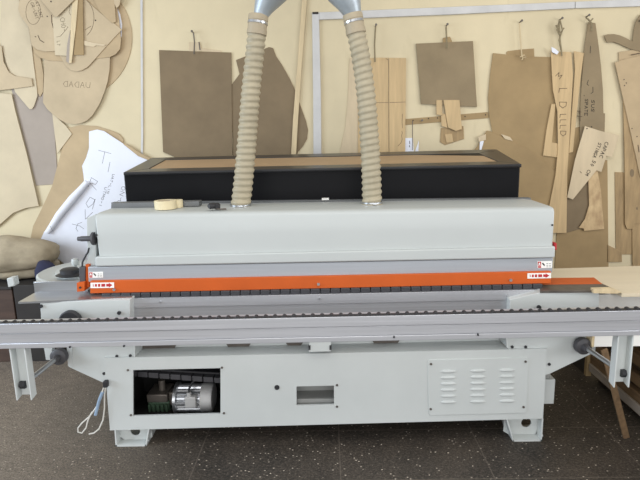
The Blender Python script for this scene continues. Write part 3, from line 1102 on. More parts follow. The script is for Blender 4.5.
def on_hood(x, y, Z=None):
    return PZ(x, y, L0.z - 0.004 if Z is None else Z)


a, b = on_hood(112, 208.5), on_hood(199, 206.8)
br_ = MB().box(a.x, b.x, a.y, a.y + 0.07, a.z + 0.002, a.z + 0.030).build('metal_bar', 'barg', None, 0.002)
tag(br_, 'grey flat metal bar lying along the left rear of the white hood', 'bar')
c = on_hood(167, 213.2)
zz = L0.z - 0.006
tp = thing('tape_roll', (c.x, 0.14, zz), 'roll of cream masking tape lying on the white hood beside grey bar', 'tape')
tc0 = Vector((PY(166, 210, 0.14).x, 0.14, zz + 0.003))
r = (PY(175, 210, 0.14).x - PY(153.5, 210, 0.14).x) / 2
MB().lathe(tc0, [(r * .72, 0), (r, 0), (r, 0.046), (r * .72, 0.046), (r * .72, 0)], 40).build('tape', 'tape', tp, 0.001)
MB().lathe(tc0, [(r * .66, 0.0005), (r * .72, 0.0005), (r * .72, 0.0455), (r * .66, 0.0455), (r * .66, 0.0005)], 40).build('core', 'cream', tp)
t2 = tag(MB().lathe(Vector((PY(176, 210, 0.17).x, 0.19, zz + 0.003)), [(.022, 0), (.034, 0), (.034, 0.042), (.022, 0.042), (.022, 0)], 30).build('tape_roll', 'tape'),
         'small roll of cream tape tucked behind the larger tape roll on hood', 'tape')
tl = thing('hand_tool', on_hood(215, 210), 'small black tool with thin metal tip lying on hood beside left hose', 'tool')
ta = on_hood(209, 210.5) + Vector((0, 0, 0.022))
tb_ = on_hood(216, 209.5) + Vector((0, 0, 0.022))
MB().tube([ta, ta + (tb_ - ta) * .2, ta + (tb_ - ta) * .8, tb_], lambda t_: 0.016 if 0.1 < t_ < .9 else .011, 16).build('grip', 'rubber', tl)
MB().lathe(tb_ + Vector((0.005, 0, -0.004)), [(.004, -.016), (.018, -.012), (.02, .006), (.012, .016), (.003, .018)], 16).build('knob', 'rubber', tl)
MB().tube([tb_ + Vector((0, -0.01, -.016)), tb_ + Vector((0.03, -.03, -.017)), tb_ + Vector((.06, -.025, -.017))], .0045, 8).build('tip', 'dsteel', tl)
wr = tag(MB().box(PY(322, 203, .44).x, PY(329, 203, .44).x, .39, .42, zz + .004, zz + .014).build('paper_scrap', 'label'),
         'tiny white paper scrap on hood rear, left of the right hose', 'paper')

# ================================================================== right side: plywood, white carcass, lumber
p0 = PZ(640, 292.6, 0.895)
bk = PZ(600, 266.5, 0.895)
x0 = PZ(551, 272, 0.895).x
sheet_pts = [PZ(545, 280, 0.895), PZ(590, 279, .895), PZ(617, 290.5, .895), PZ(622, 293, .895), PZ(640, 292.8, .895), PZ(640, 292.8, .895) + Vector((1.1, 0, 0)),
             PZ(640, 265.5, .895) + Vector((1.1, 0, 0)), PZ(640, 265.5, .895), PZ(545, 268.5, .895)]
for q in (0, 1, 2):
    sheet_pts[q].z = 0.892
for q in sheet_pts:
    q.z = 0.893
ps = tag(MB().prism(sheet_pts, (0, 0, -0.018)).build('plywood_sheet', 'sheet'),
         'large pale plywood sheet lying flat at right beyond the orange outfeed strip', 'board')
st = tag(MB().pp([(593.5, 289.2), (612, 288.6), (618, 290.5), (622, 292.5), (616, 293.6), (593.5, 293.2)], -0.1305, 0.03).build('plywood_offcut', 'batten'),
         'short pale plywood strip at the right end of the white outfeed block', 'board')
wcx = PY(598, 300, -0.05).x
wb = thing('white_carcass', (1.85, 0.2, 0.565), 'white melamine box with raw board edge under the pale plywood sheet', 'cabinet')
MB().box(wcx, 2.45, -0.045, 0.36, 0.575, 0.862).build('body', 'label', wb, 0.002)
MB().box(wcx - 0.012, wcx, -0.047, 0.36, 0.575, 0.862).build('edge_panel', 'batten', wb)

lum = [
    # z0, z1, x offset, y0, y1, material, label
    (0.0, 0.05, 0.05, -0.75, 0.74, 'plank_gap', 'dark set-back plank for the shadow gap at the bottom of the stack at right'),
    (0.05, 0.105, 0.0, -0.7, 0.78, 'plankw', 'whitish edged plank, second from the floor in the stack at right'),
    (0.105, 0.165, 0.012, -0.75, 0.79, 'plank', 'brown plank on the whitish one in the stack at right'),
    (0.165, 0.20, 0.06, -0.7, 0.76, 'plank_gap', 'dark plank for a shadow gap, fourth from the floor in the stack at right'),
    (0.20, 0.27, 0.015, -0.8, 0.77, 'plank', 'brown plank fifth from the floor in the stack at right'),
    (0.27, 0.33, 0.05, -0.7, 0.76, 'plank_gap', 'dark plank for a shadow gap, sixth from the floor in the stack at right'),
    (0.33, 0.40, 0.0, -0.75, 0.78, 'plank', 'brown plank seventh from the floor in the stack at right'),
    (0.40, 0.47, 0.06, -0.7, 0.74, 'plank_gap', 'dark plank for a shadow gap, second from the top of the stack at right'),
    (0.47, 0.573, 0.02, -0.7, 0.78, 'plank', 'brown topmost plank of the stack under the white box at right'),
]
for (z0, z1, xo, y0, y1, m, lb) in lum:
    tag(MB().box(1.80 + xo, 2.35, y0, y1, z0 + 0.0005, z1 - 0.0005).build('plank', m, None, 0.003), lb, 'plank', 'planks stacked on the floor at right')
tag(MB().box(1.795, 1.83, 0.795, 0.83, 0.0, 0.56).build('wooden_post', 'mdf2', None, 0.002),
    'short upright wooden post at the far end of the plank stack', 'post')
tag(MB().box(1.80, 1.815, 0.835, 1.15, 0.0, 0.56).build('dark_panel', 'blackbox'),
    'dark panel standing on edge behind the wooden post at right', 'board')
a, b = PZ(627, 438.5, 0.0), PY(604.5, 350, -0.06)
d = (b - a).normalized()
sd = d.cross(Vector((0, 1, 0))).normalized()
w = 0.017
tag(MB().prism([a - sd * w, a + sd * w, b + sd * w, b - sd * w], (0, 0.012, 0)).build('wooden_stick', 'plank', None, 0.001),
    'brown wooden stick standing on the floor, leaning against the white box at right', 'stick')

# ================================================================== left side: crate, panel, cloth
cr = thing('wooden_crate', (-2.7, 1.45, 0.0), 'dark brown wooden crate by the back wall at the far left', 'crate')
xa = PY(13, 300, 1.2).x
MB().box(-3.1, xa, 1.2, 1.68, 0.0, 0.595).build('body', 'dwood', cr, 0.004)
MB().box(-3.12, xa + .005, 1.19, 1.68, 0.597, 0.622).build('lid', 'blackbox', cr, 0.003)
tag(MB().box(xa + .012, PY(46, 300, 1.2).x, 1.2, 1.6, 0, 0.628).build('black_box', 'blackbox', None, 0.004),
    'plain black box between the brown crate and the machine infeed', 'box')


def lump(c, s, seed, sub=4, amp=0.18, sag=0.0):
    mb = MB()
    bmesh.ops.create_icosphere(mb.bm, subdivisions=sub, radius=1.0)
    for v in mb.bm.verts:
        co = v.co.copy()
        n = noise.noise(co * 1.3 + Vector((seed, 0, 0))) * amp + noise.noise(Vector((co.x * 2, co.y * 2, co.z * 7)) + Vector((seed, 3, 0))) * amp * 0.35
        co *= (1 + n)
        if co.z < -0.75:
            co.z = -0.75
        v.co = Vector((c[0] + co.x * s[0], c[1] + co.y * s[1], c[2] + co.z * s[2]))
    return mb


cl = thing('cloth_bundle', (-2.42, 1.42, 0.63), 'beige folded cloth bundle heaped on the dark crate at far left', 'cloth')
MB_ = lump((-2.58, 1.42, 0.825), (0.37, 0.22, 0.15), 1.0)
MB_.build('top_fold', 'cloth', cl, smooth=180)
lump((-2.55, 1.46, 0.72), (0.30, 0.18, 0.11), 4.0).build('lower_fold', 'cloth', cl, smooth=180)
tag(lump((-2.235, 1.30, 0.703), (0.085, 0.08, 0.1), 9.0, 3).build('blue_cloth', 'bcloth', None, smooth=180),
    'dark blue cloth poking out right of the beige bundle', 'cloth')

# ================================================================== templates on the wall
TH = 0.006
STEP = 0.0068


def yl(layer):
    return WY - 0.0005 - STEP * layer - TH


def board(name, poly, layer, m, label, cat='template', group=None, th=TH):
    Y = yl(layer)
    o = MB().pp(poly, Y, th).build(name, m, None, 0.0012, 1)
    return tag(o, label, cat, group)


def arc(cx, cy, rx, ry, a0, a1, n=12):
    return [(cx + rx * math.cos(rad(a0 + (a1 - a0) * k / n)), cy + ry * math.sin(rad(a0 + (a1 - a0) * k / n))) for k in range(n + 1)]


# ---- left cluster (far to near)
gL = 'fibreboard templates hanging at left of the wall'
board('fibreboard_template', [(70, -40), (112, -30)] + arc(70, 38, 62, 62, -55, 70, 22) + [(70, 100)], 0, 'tan2',
      'large round tan disc template peeking out rightmost of the left cluster', group=gL)
board('paper_sheet', [(108, 6), (117, 8), (120, 14), (122, 24), (121.5, 36), (119, 41), (112, 40)], 1, 'paper',
      'sliver of white paper caught in front of the round tan disc', 'paper')
board('grey_cardboard_sheet', [(10, 84), (48, 90), (53.5, 114), (58, 184), (36, 185.5)], 0, 'greytan',
      'plain grey cardboard rectangle hanging low left, tan boards around it', group=gL)
board('fibreboard_template', [(68, 128), (80, 125), (96, 126), (112, 131), (119, 134), (123, 139), (124, 145), (128, 200), (110, 250), (72, 267), (50, 254), (40, 246), (30, 240.5), (33, 226), (42, 208), (52, 186), (58, 163)], 1, 'tan2',
      'large tan template with rounded top behind the white paper', group=gL)
board('fibreboard_offcut', [(52, 113), (66, 126), (72, 134), (57, 154)], 2, 'cream',
      'small cream pointed offcut between grey cardboard and rounded template', group=gL)
board('fibreboard_template', [(32, 45), (40, 55), (43.5, 74), (43, 92), (40, 97), (37, 92)], 1, 'tan2',
      'narrow orange tan sliver right of the long pale template', group=gL)
b7 = board('fibreboard_template', [(44, 58), (60, 56), (110, 55), (109.5, 70), (107.5, 82), (104, 93), (100, 103), (96, 110), (92, 116), (87, 120.5), (81, 123.3), (74, 124.2), (67, 123.4), (60, 120), (53, 114.5), (47, 109), (43, 102.5), (43.3, 90), (44, 75)], 3, 'tan',
           'big tan shield shaped template with faint writing, rounded bottom above white paper', group=gL)
strokes(b7, 'handwriting', text_lines('UADAD', 90, 88, 183, -5.5, 4.2), yl(3) - .0002, 0.0022, 'brownink')
board('fibreboard_template', [(30, 5), (60, -20), (112, -20), (119, 20), (121, 40), (120, 49), (116, 54), (110, 57), (85, 60), (64, 61.3), (48, 60.5), (40, 57.5), (35, 53), (32, 46)], 4, 'tan2',
      'wide tan template with rounded lower corners above the shield shaped one', group=gL)
b10 = board('fibreboard_template', [(60, -20), (76, -10), (97, 10), (122, 29.5), (112, 40), (103, 50), (91, 63.5), (87, 67.5), (82, 70.3), (77, 71.3), (71, 70.3), (66, 66), (60, 56), (58, 30)], 5, 'tan',
            'diamond shaped tan template with pencil arcs pointing right', group=gL)
strokes(b10, 'pencil_arc', [arc(80, 18, 14, 20, -60, 60, 10), [(85, 30), (91, 26)]], yl(5) - .0002, 0.003, 'brownink')
h_ = PY(95.5, 20.3, yl(5))
MB().cyl(h_ + Vector((0, -.0008, 0)), h_ + Vector((0, .002, 0)), 0.006, 10).build('drilled_hole', 'ink', b10)
wd = board('white_wedge', [(83.5, 40.5), (93, 42.5), (106, 44.5), (104, 46), (96, 45.5), (93.5, 47), (84, 45.3)], 6, 'pale',
           'small whitish wedge scrap lying across the diamond template', 'scrap')
b16 = board('fibreboard_template', [(84, -20), (112, -20), (114.5, 2), (116, 22), (112, 23), (100, 12)], 6, 'tan2',
            'tan board with slanted lower edge at the top right of the left cluster', group=gL)
board('fibreboard_template', [(112, -20), (124, -20), (119.5, 5), (116.5, 8.5), (114, 3)], 7, 'tan',
      'narrow tan board corner at the very top beside the round disc', group=gL)
b1 = board('fibreboard_template', [(3, -20), (18, -20), (19, 0), (20.5, 12), (28.5, 27), (31.5, 45), (33.5, 63), (37, 90), (37.3, 96), (34, 106), (32, 109), (29.5, 109.3), (15, 92), (9, 72), (3, 52), (-1, 36), (1, 14)], 2, 'cream',
           'long pale template with pointed lower end, leftmost full board', group=gL)
board('fibreboard_template', [(-30, 40), (1.5, 46), (3.5, 62), (9, 72.5), (15, 76), (31.5, 78.5), (32.7, 86), (15, 88.5), (-30, 94)], 4, 'tan',
      'tan boot shaped template with curved inside edge cut by left edge', group=gL)
board('fibreboard_template', [(-30, 90), (11.5, 94), (15, 110), (27, 155), (38.8, 206), (26, 208), (13, 213), (0, 224.5), (-30, 246)], 3, 'cream',
      'large cream template with slanted right edge below the boot shaped one', group=gL)
b11 = board('fibreboard_template', [(18, 9), (19, 2), (24, -20), (60, -20), (57, 20), (55.5, 51), (45, 51.5), (37, 49.5), (31.5, 45), (28.5, 27), (20.5, 16)], 6, 'tan',
            'tan template carrying writing ringed by an oval, upper left', group=gL)
lines = [arc(33.3, 12, 7.4, 12.5, 0, 360, 24)]
lines += text_lines('GR-UNT', 30.5, 3, 72, 3.0, 2.2) + text_lines('AT-UNT', 35, 2, 72, 3.0, 2.2)
strokes(b11, 'handwriting', lines, yl(6) - .0002, 0.0024, 'brownink')
strokes(b11, 'saw_cut', [[(38, 35.5), (40, 40), (44, 42.5)], [(35, 36.5), (36, 37)], [(51.5, 15), (51.8, 22), (53.3, 28)]], yl(6) - .0002, 0.006, 'brownink')
h_ = PY(47.2, 16.4, yl(6))
MB().cyl(h_ + Vector((0, -.0008, 0)), h_ + Vector((0, .002, 0)), 0.005, 10).build('drilled_hole', 'ink', b11)
b13 = board('fibreboard_strip', [(52.5, 18), (60, 10), (74.5, -15), (73.5, 20), (71, 40), (68, 56), (55, 55)], 7, 'cream',
            'cream strip with vertical writing hanging in the left cluster', group=gL)
strokes(b13, 'handwriting', text_lines('CHO-', 60, 18, 80, 4.5, 2.8) + text_lines('LT', 57, 41, 90, 3, 2) + [[(56.5, 37), (60, 36.5), (65, 31), (68, 27), (67, 26.5)], [(69.5, 6), (70, 9), (69, 12), (70.5, 15)]], yl(7) - .0002, 0.0024, 'brownink')
b15 = board('wooden_strip', [(79.5, -20), (82.5, -20), (83.7, 55), (73.5, 55), (77.5, 8)], 7, 'mdf2',
            'narrow brown wooden strip with square end hanging beside the cream strip', group=gL)
board('wooden_strip', [(73.5, -20), (79.5, -20), (76, 25), (71.5, 63), (68.8, 63), (70, 40)], 8, 'batten',
      'thin pale batten hanging between the cream strip and the brown strip', group=gL)
b14 = board('wooden_strip', [(67, 45), (70, 30), (69.5, 64), (66, 61)], 8, 'greytan',
            'thin grey sliver of wood left of the pale batten', group=gL)
b12 = board('fibreboard_template', [(36, -20), (84, -20), (74, 0), (57, 16.8), (55, 16.8), (40, -1)], 10, 'tan',
            'tan board with a downward pointing corner at the very top, left cluster', group=gL)
h_ = PY(51, 1.5, yl(10))
MB().cyl(h_ + Vector((0, -.0008, 0)), h_ + Vector((0, .002, 0)), 0.006, 10).build('drilled_hole', 'ink', b12)

# ---- white paper with pencil writing
pp_ = thing('paper_sheet', PY(95, 262, yl(3)), 'large crumpled white paper sheet with pencil lettering beside the black cabinet', 'paper')
Yp = yl(3)
MB().pp([(89, 131.5), (97, 129.5), (104, 131), (126, 145.5), (148, 159), (152, 166), (150, 210), (118, 276), (70, 268), (62, 262), (50, 253), (42, 246), (40, 241), (44, 232), (58, 214), (72, 194), (84, 181), (83.5, 175), (82, 166), (86, 158), (89, 148)], Yp, 0.002).build('sheet', 'paper', pp_)
cu = MB()
rings = []
A, B = [(85, 180.5), (71, 196), (57, 213), (45, 231)], None
for k, (x, y) in enumerate(A):
    c = PY(x + 2.5, y + 1.5, Yp - 0.02)
    t_ = k / 3
    rr = 0.022 + 0.012 * math.sin(math.pi * min(1, t_ * 1.1))
    ax = Vector((-0.6, 0, -0.8))
    u = Vector((0.8, 0, -0.6))
    ring = [c + (u * math.cos(q) + Vector((0, -1, 0)) * math.sin(q)) * rr for q in [math.pi * 2 * j / 16 for j in range(16)]]
    rings.append(ring)
cu.ring_loft(rings)
cu.build('curled_edge', 'paper', pp_)
wl = text_lines('T', 96, 162, 12, 12, 13)
wl += text_lines('R', 88, 187, 20, 10, 9) + text_lines('a', 84, 206, 20, 16, 9) + text_lines('v', 82, 218, 20, 14, 9) + text_lines('(', 74, 230, 20, 10, 7)
wl += text_lines('UAT-LIN', 112.5, 174, 107, 2.2, 2.2) + text_lines('UTMO-I', 105, 187, 107, 2.4, 2.6) + text_lines('ON-', 122, 186, 105, 4, 4) + text_lines('U', 118, 200, 105, 3, 3)
wl += [[(110, 162), (108, 172)]]
strokes(pp_, 'handwriting', wl, Yp - .0002, 0.0032, 'pencil')
strokes(pp_, 'handwriting', [[(50, 226), (53.5, 232)], [(72, 224), (80, 226), (84, 229)]], Yp - .05, 0.003, 'pencil')
board('wooden_strip', [(123, 144), (126, 144), (142, 154), (151, 158.5), (150, 161), (138, 156)], 4, 'tan2',
      'short tan strip of wood along the top edge of the white paper', group=gL)

# ---- thin conduit and profile frame
pr_ = MB()
pr_.pp([(140.2, -30), (142.4, -30), (143.0, 135), (142.5, 168), (140.6, 168), (141.2, 135)], WY - 0.012, 0.0115)
tag(pr_.build('thin_conduit', 'alu_dull'), 'thin grey vertical conduit on the cream wall left of centre', 'conduit')
b_ = board('wooden_batten', [(303.5, -20), (308.5, -20), (303, 50), (298, 120), (294.5, 185), (289.5, 185), (293, 120), (298.5, 50)], 2, 'batten',
           'long pale wooden batten leaning between the two hoses', 'batten')
fp = tag(MB().pp([(312, 12.5), (319, 12.2), (321, 100), (321.6, 185), (313.6, 185), (313.2, 100)], WY - 0.02, 0.0195).build('metal_profile', 'alu_dull', None, 0.002),
         'upright whitish metal profile on the wall between the two hoses', 'profile')
MB().pp([(312.4, 12), (318.3, 11.8), (318.4, 14), (312.4, 14.2)], WY - 0.022, 0.003).build('open_end', 'ink', fp)
tag(MB().pp([(319.2, 12.2), (450, 6.8), (575, 1.6), (575, 8.2), (450, 14.5), (319.2, 19.6)], WY - 0.02, 0.0195).build('metal_profile', 'alu_dull', None, 0.002),
    'whitish horizontal metal profile running right from the upright one along wall top', 'profile')
tag(MB().pp([(575.6, 1.6), (660, -2.0), (660, 5.6), (575.6, 8.2)], WY - 0.02, 0.0195).build('metal_profile', 'alu_dull', None, 0.002),
    'short continuation of the whitish horizontal profile at upper right corner', 'profile')

# ---- centre boards
gC = 'boards hanging on the wall behind the hoses'
board('wood_scrap', [(189, 42), (199.5, 42), (201.5, 48), (221, 50.5), (222, 56), (189, 56)], 0, 'pale',
      'small pale scrap of wood behind the top of the square brown board', 'scrap')
board('fibreboard_sheet', [(159, 50), (231.2, 52.5), (232.5, 156), (223, 157.5), (176, 157.8), (163, 152)], 1, 'mdf',
      'upright brown fibreboard sheet hanging left of the left hose', 'board', gC)
board('fibreboard_template', [(236, 60), (269, 47), (273, 48), (276, 56), (282, 65), (290, 79), (296, 92), (301, 107), (306, 121), (308, 130), (307, 139), (303, 146), (298, 152), (292, 168), (233, 168), (233, 133), (213.5, 109), (239.5, 74)], 0, 'mdf',
      'brown curved template with a pointed left corner behind the left hose', 'template', gC)
board('plywood_sheet', [(349.5, 58), (362, 58), (362, 180), (334, 180), (340, 152), (345, 128), (348, 98)], 0, 'pale',
      'pale narrow board with curved left edge behind the right hose', 'board', gC)
b6 = board('plywood_sheet', [(358, 60), (375, 57.5), (388.3, 57.8), (388.8, 180), (358, 180)], 1, 'ply',
           'yellow plywood panel immediately right of the right hose', 'board', gC)
b6b = board('plywood_sheet', [(388.9, 57.8), (406, 58), (405, 180), (389.3, 180)], 1, 'ply',
            'yellow plywood panel with small vertical writing, second right of hose', 'board', gC)
strokes(b6b, 'handwriting', [[(402.5, 114), (402, 122), (402.4, 128)], [(401.8, 131), (402.3, 133), (401.6, 136), (402.2, 139), (401.6, 142), (398, 146)], [(389.5, 102.5), (405.4, 102)]], yl(1) - .0002, 0.003, 'brownink')
strokes(b6, 'pencil_line', [[(376, 102.7), (388.3, 102.5)], [(386, 58.5), (388, 60)]], yl(1) - .0002, 0.003, 'brownink')
board('fibreboard_sheet', [(416, 43.6), (473, 41), (477, 107), (421, 104)], 2, 'mdf3',
      'square brown fibreboard sheet hanging from a nail right of plywood panels', 'board', gC)
board('fibreboard_offcut', [(443, 38), (450, 36.5), (452, 41), (453, 60), (442, 60)], 1, 'mdf2',
      'small brown tab rising behind the top edge of the square brown sheet', 'offcut')
rl_ = board('wooden_rail', [(405.5, 119), (488, 112), (489, 118), (405.5, 125)], 0, 'mdf2',
            'horizontal wooden rail nailed to the wall below the square brown sheet', 'rail')
for (x, y) in [(413, 120.5), (428.5, 118.5), (437.5, 118), (465, 116.5), (485.5, 114.8)]:
    h_ = PY(x, y, yl(0))
    MB().cyl(h_ + Vector((0, -.002, 0)), h_ + Vector((0, .002, 0)), 0.005, 8).build('nail_head', 'ink', rl_)
gO = 'wood offcuts hanging below the square sheet'
board('wood_offcut', [(441, 128), (463.5, 126), (464, 139), (445, 145), (440, 142)], 0, 'plyw', 'darker flat wood offcut lowest of the hanging pieces', 'offcut', gO)
board('wood_offcut', [(445, 134.5), (452, 133.5), (453.5, 142), (446.5, 143)], 1, 'ply', 'small pale end block on the lowest hanging offcut', 'offcut', gO)
board('wood_offcut', [(436.5, 100), (442, 100), (442.5, 115.5), (436.5, 114.5)], 3, 'ply', 'small upright block under left of the square brown sheet', 'offcut', gO)
board('wood_offcut', [(441, 113), (445.5, 114), (447.5, 128), (441.5, 126)], 2, 'ply', 'narrow block just below the small upright block', 'offcut', gO)
board('wood_offcut', [(443.5, 100), (459.5, 100), (462, 129), (456, 131), (448, 127.5)], 3, 'ply', 'large pale wood offcut hanging below the square brown sheet', 'offcut', gO)
pn = board('paper_note', [(405, 138), (413, 138), (414, 155), (419, 140), (417, 180), (405, 180)], 0, 'paper', 'small white paper note by the plywood panel', 'paper')
strokes(pn, 'handwriting', [[(409.6, 141), (409.8, 144)], [(409.4, 145.5), (409.6, 147)]], yl(0) - .0002, 0.005, 'ink')

# ---- right cluster
gR = 'wooden templates hanging at right of the wall'
board('fibreboard_offcut', [(506.5, 52), (508, 51), (520, 49.5), (534, 48.5), (535, 70), (507, 70)], 0, 'mdf2',
      'brown strip of fibreboard rising behind the barrel shaped board', 'offcut')
board('fibreboard_template', [(493, 53), (507, 54.5), (530, 56.5), (551, 57), (556, 90), (557, 130), (558, 200), (545, 205), (510, 180), (494, 140), (489, 115), (488, 98), (490, 75)], 1, 'mdf2',
      'large brown barrel shaped template hanging right of the square sheet', group=gR)
board('fibreboard_template', [(465, 160), (477, 147), (481, 139), (487, 130.5), (490, 131), (530, 150), (556, 172.5), (549, 220), (520, 222), (486, 180)], 2, 'mdf2',
      'brown board tilted diagonally behind the right end of black cabinet', group=gR)
board('paper_scrap', [(478, 137), (486, 134), (486, 140), (479, 142)], 3, 'pale', 'pale torn scrap at left corner of the tilted brown board', 'paper', 'torn scraps beside the tilted board')
board('paper_scrap', [(480, 141), (484, 141), (481.5, 150), (479.5, 150)], 3, 'paper', 'tiny white scrap left of the tilted brown board', 'paper', 'torn scraps beside the tilted board')
board('paper_scrap', [(501, 134), (510, 137), (513, 141), (505, 139)], 3, 'pale', 'pale torn scrap above the upper edge of tilted brown board', 'paper', 'torn scraps beside the tilted board')
board('fibreboard_sheet', [(553, 300), (556, 245), (560, 190), (574, 128), (584, 126), (586, 160), (607.5, 160), (609, 300)], 0, 'mdf2',
      'tall brown fibreboard sheet standing behind the hanging right templates', 'board', gR)
board('fibreboard_template', [(566, 195), (578, 178), (589, 176), (592, 205), (580, 229), (566, 233)], 1, 'mdf',
      'dark brown piece with curved right edge beside the tapering strip', group=gR)
b16r = board('fibreboard_template', [(588, 22), (595.5, 23), (598, 40), (601, 65), (603, 90), (603.5, 113), (605.2, 113.5), (604.5, 138), (580, 140), (580, 110), (582.5, 70), (584.5, 48)], 2, 'mdf3',
             'tall brown tapering template with pointed top and vertical writing', group=gR)
strokes(b16r, 'handwriting', [[(590.5, 46), (590.2, 53)], [(588.3, 80), (587, 84), (588.6, 85.5)], [(592.8, 87), (593, 92), (591, 93.5)], [(584, 95), (584.3, 96)]]
        + text_lines('SPATE', 585, 99, 92, 3, 2.6) + text_lines('SUS', 591.5, 100, 92, 3, 3.2), yl(2) - .0002, 0.004, 'ink')
strokes(b16r, 'handwriting', [[(577, 111), (581, 112)], [(577, 116), (582, 116.5)], [(580, 108), (580, 121)]], yl(2) - .0002, 0.006, 'brownink')
board('plywood_template', [(574, 51), (584, 53), (581, 75), (577, 112), (573, 152), (569, 153), (572, 110), (575, 70)], 3, 'ply',
      'narrow yellow plywood strip leaning right of the tapering lettered strip', group=gR)
board('plywood_template', [(551.5, 104), (555.5, 104), (552, 142.5), (559, 143.5), (558, 157.5), (543, 155.5), (546.5, 130)], 3, 'ply',
      'yellow L shaped plywood piece left of the tapering lettered strip', group=gR)
b13r = board('plywood_template', [(551, 50), (554, 51.5), (571.5, 52), (573, 75), (571, 110), (569.3, 145), (567.5, 170), (566.5, 233), (546, 233), (549.5, 205), (555.5, 175), (558, 150), (557.5, 112), (553, 90), (552, 75)], 4, 'ply',
             'long yellow tapering plywood strip with large vertical lettering', group=gR)
for ch_, x_, y_, a_, h_l, w_l in [('M', 555.5, 76, 40, 5, 5), ('L', 559, 88, 92, 8, 5), ('D', 559.5, 102, 92, 7, 6), ('L', 560, 114, 92, 6, 4), ('L', 560, 119.5, 92, 6, 4),
                               ('L', 560, 125, 92, 6, 4), ('D', 560.5, 131, 92, 5.5, 5)]:
    strokes(b13r, 'letter', text_lines(ch_, x_, y_, a_, h_l, w_l), yl(4) - .0002, 0.0042, 'brownink')
b19 = board('plywood_template', [(588, 170), (597.5, 170), (601, 190), (602, 204), (604.3, 229), (584, 231), (583.8, 228.6), (579, 227.8), (585, 219), (589.2, 205), (588.6, 190)], 3, 'plystain',
            'stained plywood piece with curved left side below the signed board', group=gR)
b18 = board('plywood_template', [(585, 126), (601, 131), (619.5, 135.5), (612, 157.3), (606.5, 156), (601.5, 172), (596.5, 170.5), (573, 199.5), (567.2, 197.5), (575, 160)], 5, 'pale',
            'pale stepped plywood board tilted, with two lines of black writing', group=gR)
wl = text_lines('CAPAC', 605.5, 141.5, 112, 3.4, 2.6) + text_lines('STINGA', 598.5, 142.5, 112, 3.2, 2.0) + text_lines('50 CM', 593, 160, 118, 3.2, 2.6) + [[(580, 171.5), (581.5, 173)]]
strokes(b18, 'handwriting', wl, yl(5) - .0002, 0.0042, 'ink')
for (x, y) in [(587, 128.5), (591.5, 126.8)]:
    h_ = PY(x, y, yl(5))
    MB().cyl(h_ + Vector((0, -.002, 0)), h_ + Vector((0, .002, 0)), 0.005, 8).build('nail_head', 'ink', b18)
board('plywood_strip', [(615, 172), (626, 172.5), (633, 228), (633, 254.5), (616, 254.5)], 0, 'plyw', 'short brown plywood board with flat top at the lower right', group=gR)
board('plywood_strip', [(608, 245), (622, 252), (622, 262), (608, 262)], 1, 'plyw', 'small brown wood corner low on the wall beside the right board', group=gR)
board('plywood_strip', [(632, 215), (655, 200), (655, 262), (634, 300), (632.5, 258)], 1, 'plyw', 'brown plywood board lowest at the right edge', group=gR)
b24 = board('plywood_strip', [(623, 95), (632, 110), (650, 150), (655, 222), (634, 224), (633, 229), (627, 229), (625, 224), (624.5, 150)], 2, 'plyw',
            'knotty brown plywood plank hanging behind the big slanted right board', group=gR)
for (x, y, w_, h__) in [(632, 173, 2.2, 4), (637, 208.5, 1, 1.5)]:
    h_ = PY(x, y, yl(2))
    MB().pp(arc(x, y, w_, h__, 0, 345, 14), yl(2) - 0.0006, 0.001).build('knot', 'mdf', b24)
board('fibreboard_offcut', [(619, 52), (632, 50), (660, 46), (660, 75), (619, 75)], 1, 'tan2', 'tan board edge showing above the big slanted right board', 'offcut')
b22 = board('plywood_template', [(615, 62.5), (625, 59), (660, 52), (660, 220), (640, 176), (634, 148), (627, 116), (620, 85)], 3, 'tan2',
            'big tan slanted board with dark dots at the right edge', group=gR)
for (x, y) in [(624, 79.5), (626.3, 83), (624.4, 85.5), (632, 128.5), (637, 136.5)]:
    h_ = PY(x, y, yl(3))
    MB().cyl(h_ + Vector((0, -.0012, 0)), h_ + Vector((0, .002, 0)), 0.0045, 8).build('drilled_hole', 'ink', b22)
strokes(b22, 'handwriting', [[(631, 55), (641, 53)]], yl(3) - .0002, 0.007, 'brownink')
strokes(b22, 'handwriting', [[(638, 145), (639, 152)]], yl(3) - .0002, 0.007, 'brownink')
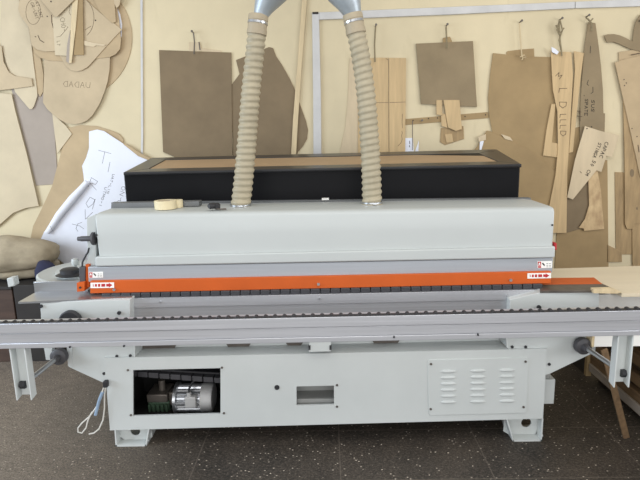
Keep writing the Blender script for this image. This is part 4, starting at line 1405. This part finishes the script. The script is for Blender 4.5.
board('fibreboard_template', [(604, 35.5), (608, 34.2), (614, 34), (620, 35.3), (626, 37.8), (632.5, 41.5), (633.5, 32), (635.5, 22), (640, 15), (660, 9), (660, 56), (634, 50), (629, 48.5), (621, 44.5), (614, 42), (607, 42.5)], 2, 'mdf3',
      'brown hook shaped template with curved arm at upper right', group=gR)

# ---- nails with strings
gN = 'nails in the wall holding templates'


def nail(x, y, label, string=None, m='string', w=0.006):
    p = PY(x, y, WY)
    o = MB().cyl(p + Vector((0, -0.05, 0.004)), p + Vector((0, 0.0, 0)), 0.005, 8).build('nail', 'dsteel')
    tag(o, label, 'nail', gN)
    MB().cyl(p + Vector((0, -0.053, 0.004)), p + Vector((0, -0.049, 0.004)), 0.009, 10).build('nail_head', 'dsteel', o)
    if string:
        for ln in string:
            MB().tube([PY(a_, b_, WY - 0.047) for a_, b_ in ln], w, 6).build('string', m, o)
    return o


nail(193.5, 33, 'nail with wire above the brown sheet left of the left hose', [[(193.5, 33), (194.5, 42), (194, 54)], [(199, 42), (200, 50)]], 'dsteel', 0.005)
nail(375.5, 26.5, 'nail with grey cord beside the top of right hose', [[(375.5, 27), (374.5, 45), (375, 62)]])
nail(446, 26, 'nail with cord above the square brown sheet', [[(446, 27), (446.5, 36), (447, 48)]])
nail(519.5, 22.5, 'nail with cord above the barrel shaped board', [[(519.5, 23), (520.5, 40), (522, 57)], [(520, 57), (524, 55), (527, 58), (523, 57), (522, 60)]], 'batten', 0.005)
sn = nail(559.5, 20, 'nail with frayed string tuft above the lettered plywood strip', [[(559.5, 20), (557, 30), (560, 36)], [(560, 20), (562.5, 30), (559, 40), (561, 50)], [(559, 22), (560, 40), (562, 56)], [(556, 25), (560, 33), (564, 28)]])
MB().pp([(551.5, 47), (555, 48.5), (559, 52), (557, 54.5), (552, 52)], WY - 0.05, 0.004).build('tag', 'paper', sn)
nail(586, 17, 'nail with knotted string above the pointed brown template', [[(586, 17.5), (590, 21), (592, 24), (591.5, 31)], [(593, 18.5), (590, 21.5), (588.5, 20)]])
nail(637.5, 22, 'nail in the hook shaped template at upper right')
nail(421, 121, 'thin nail with hanging wire on the wooden rail', [[(412.5, 121), (412.5, 150)]], 'dsteel', 0.003)
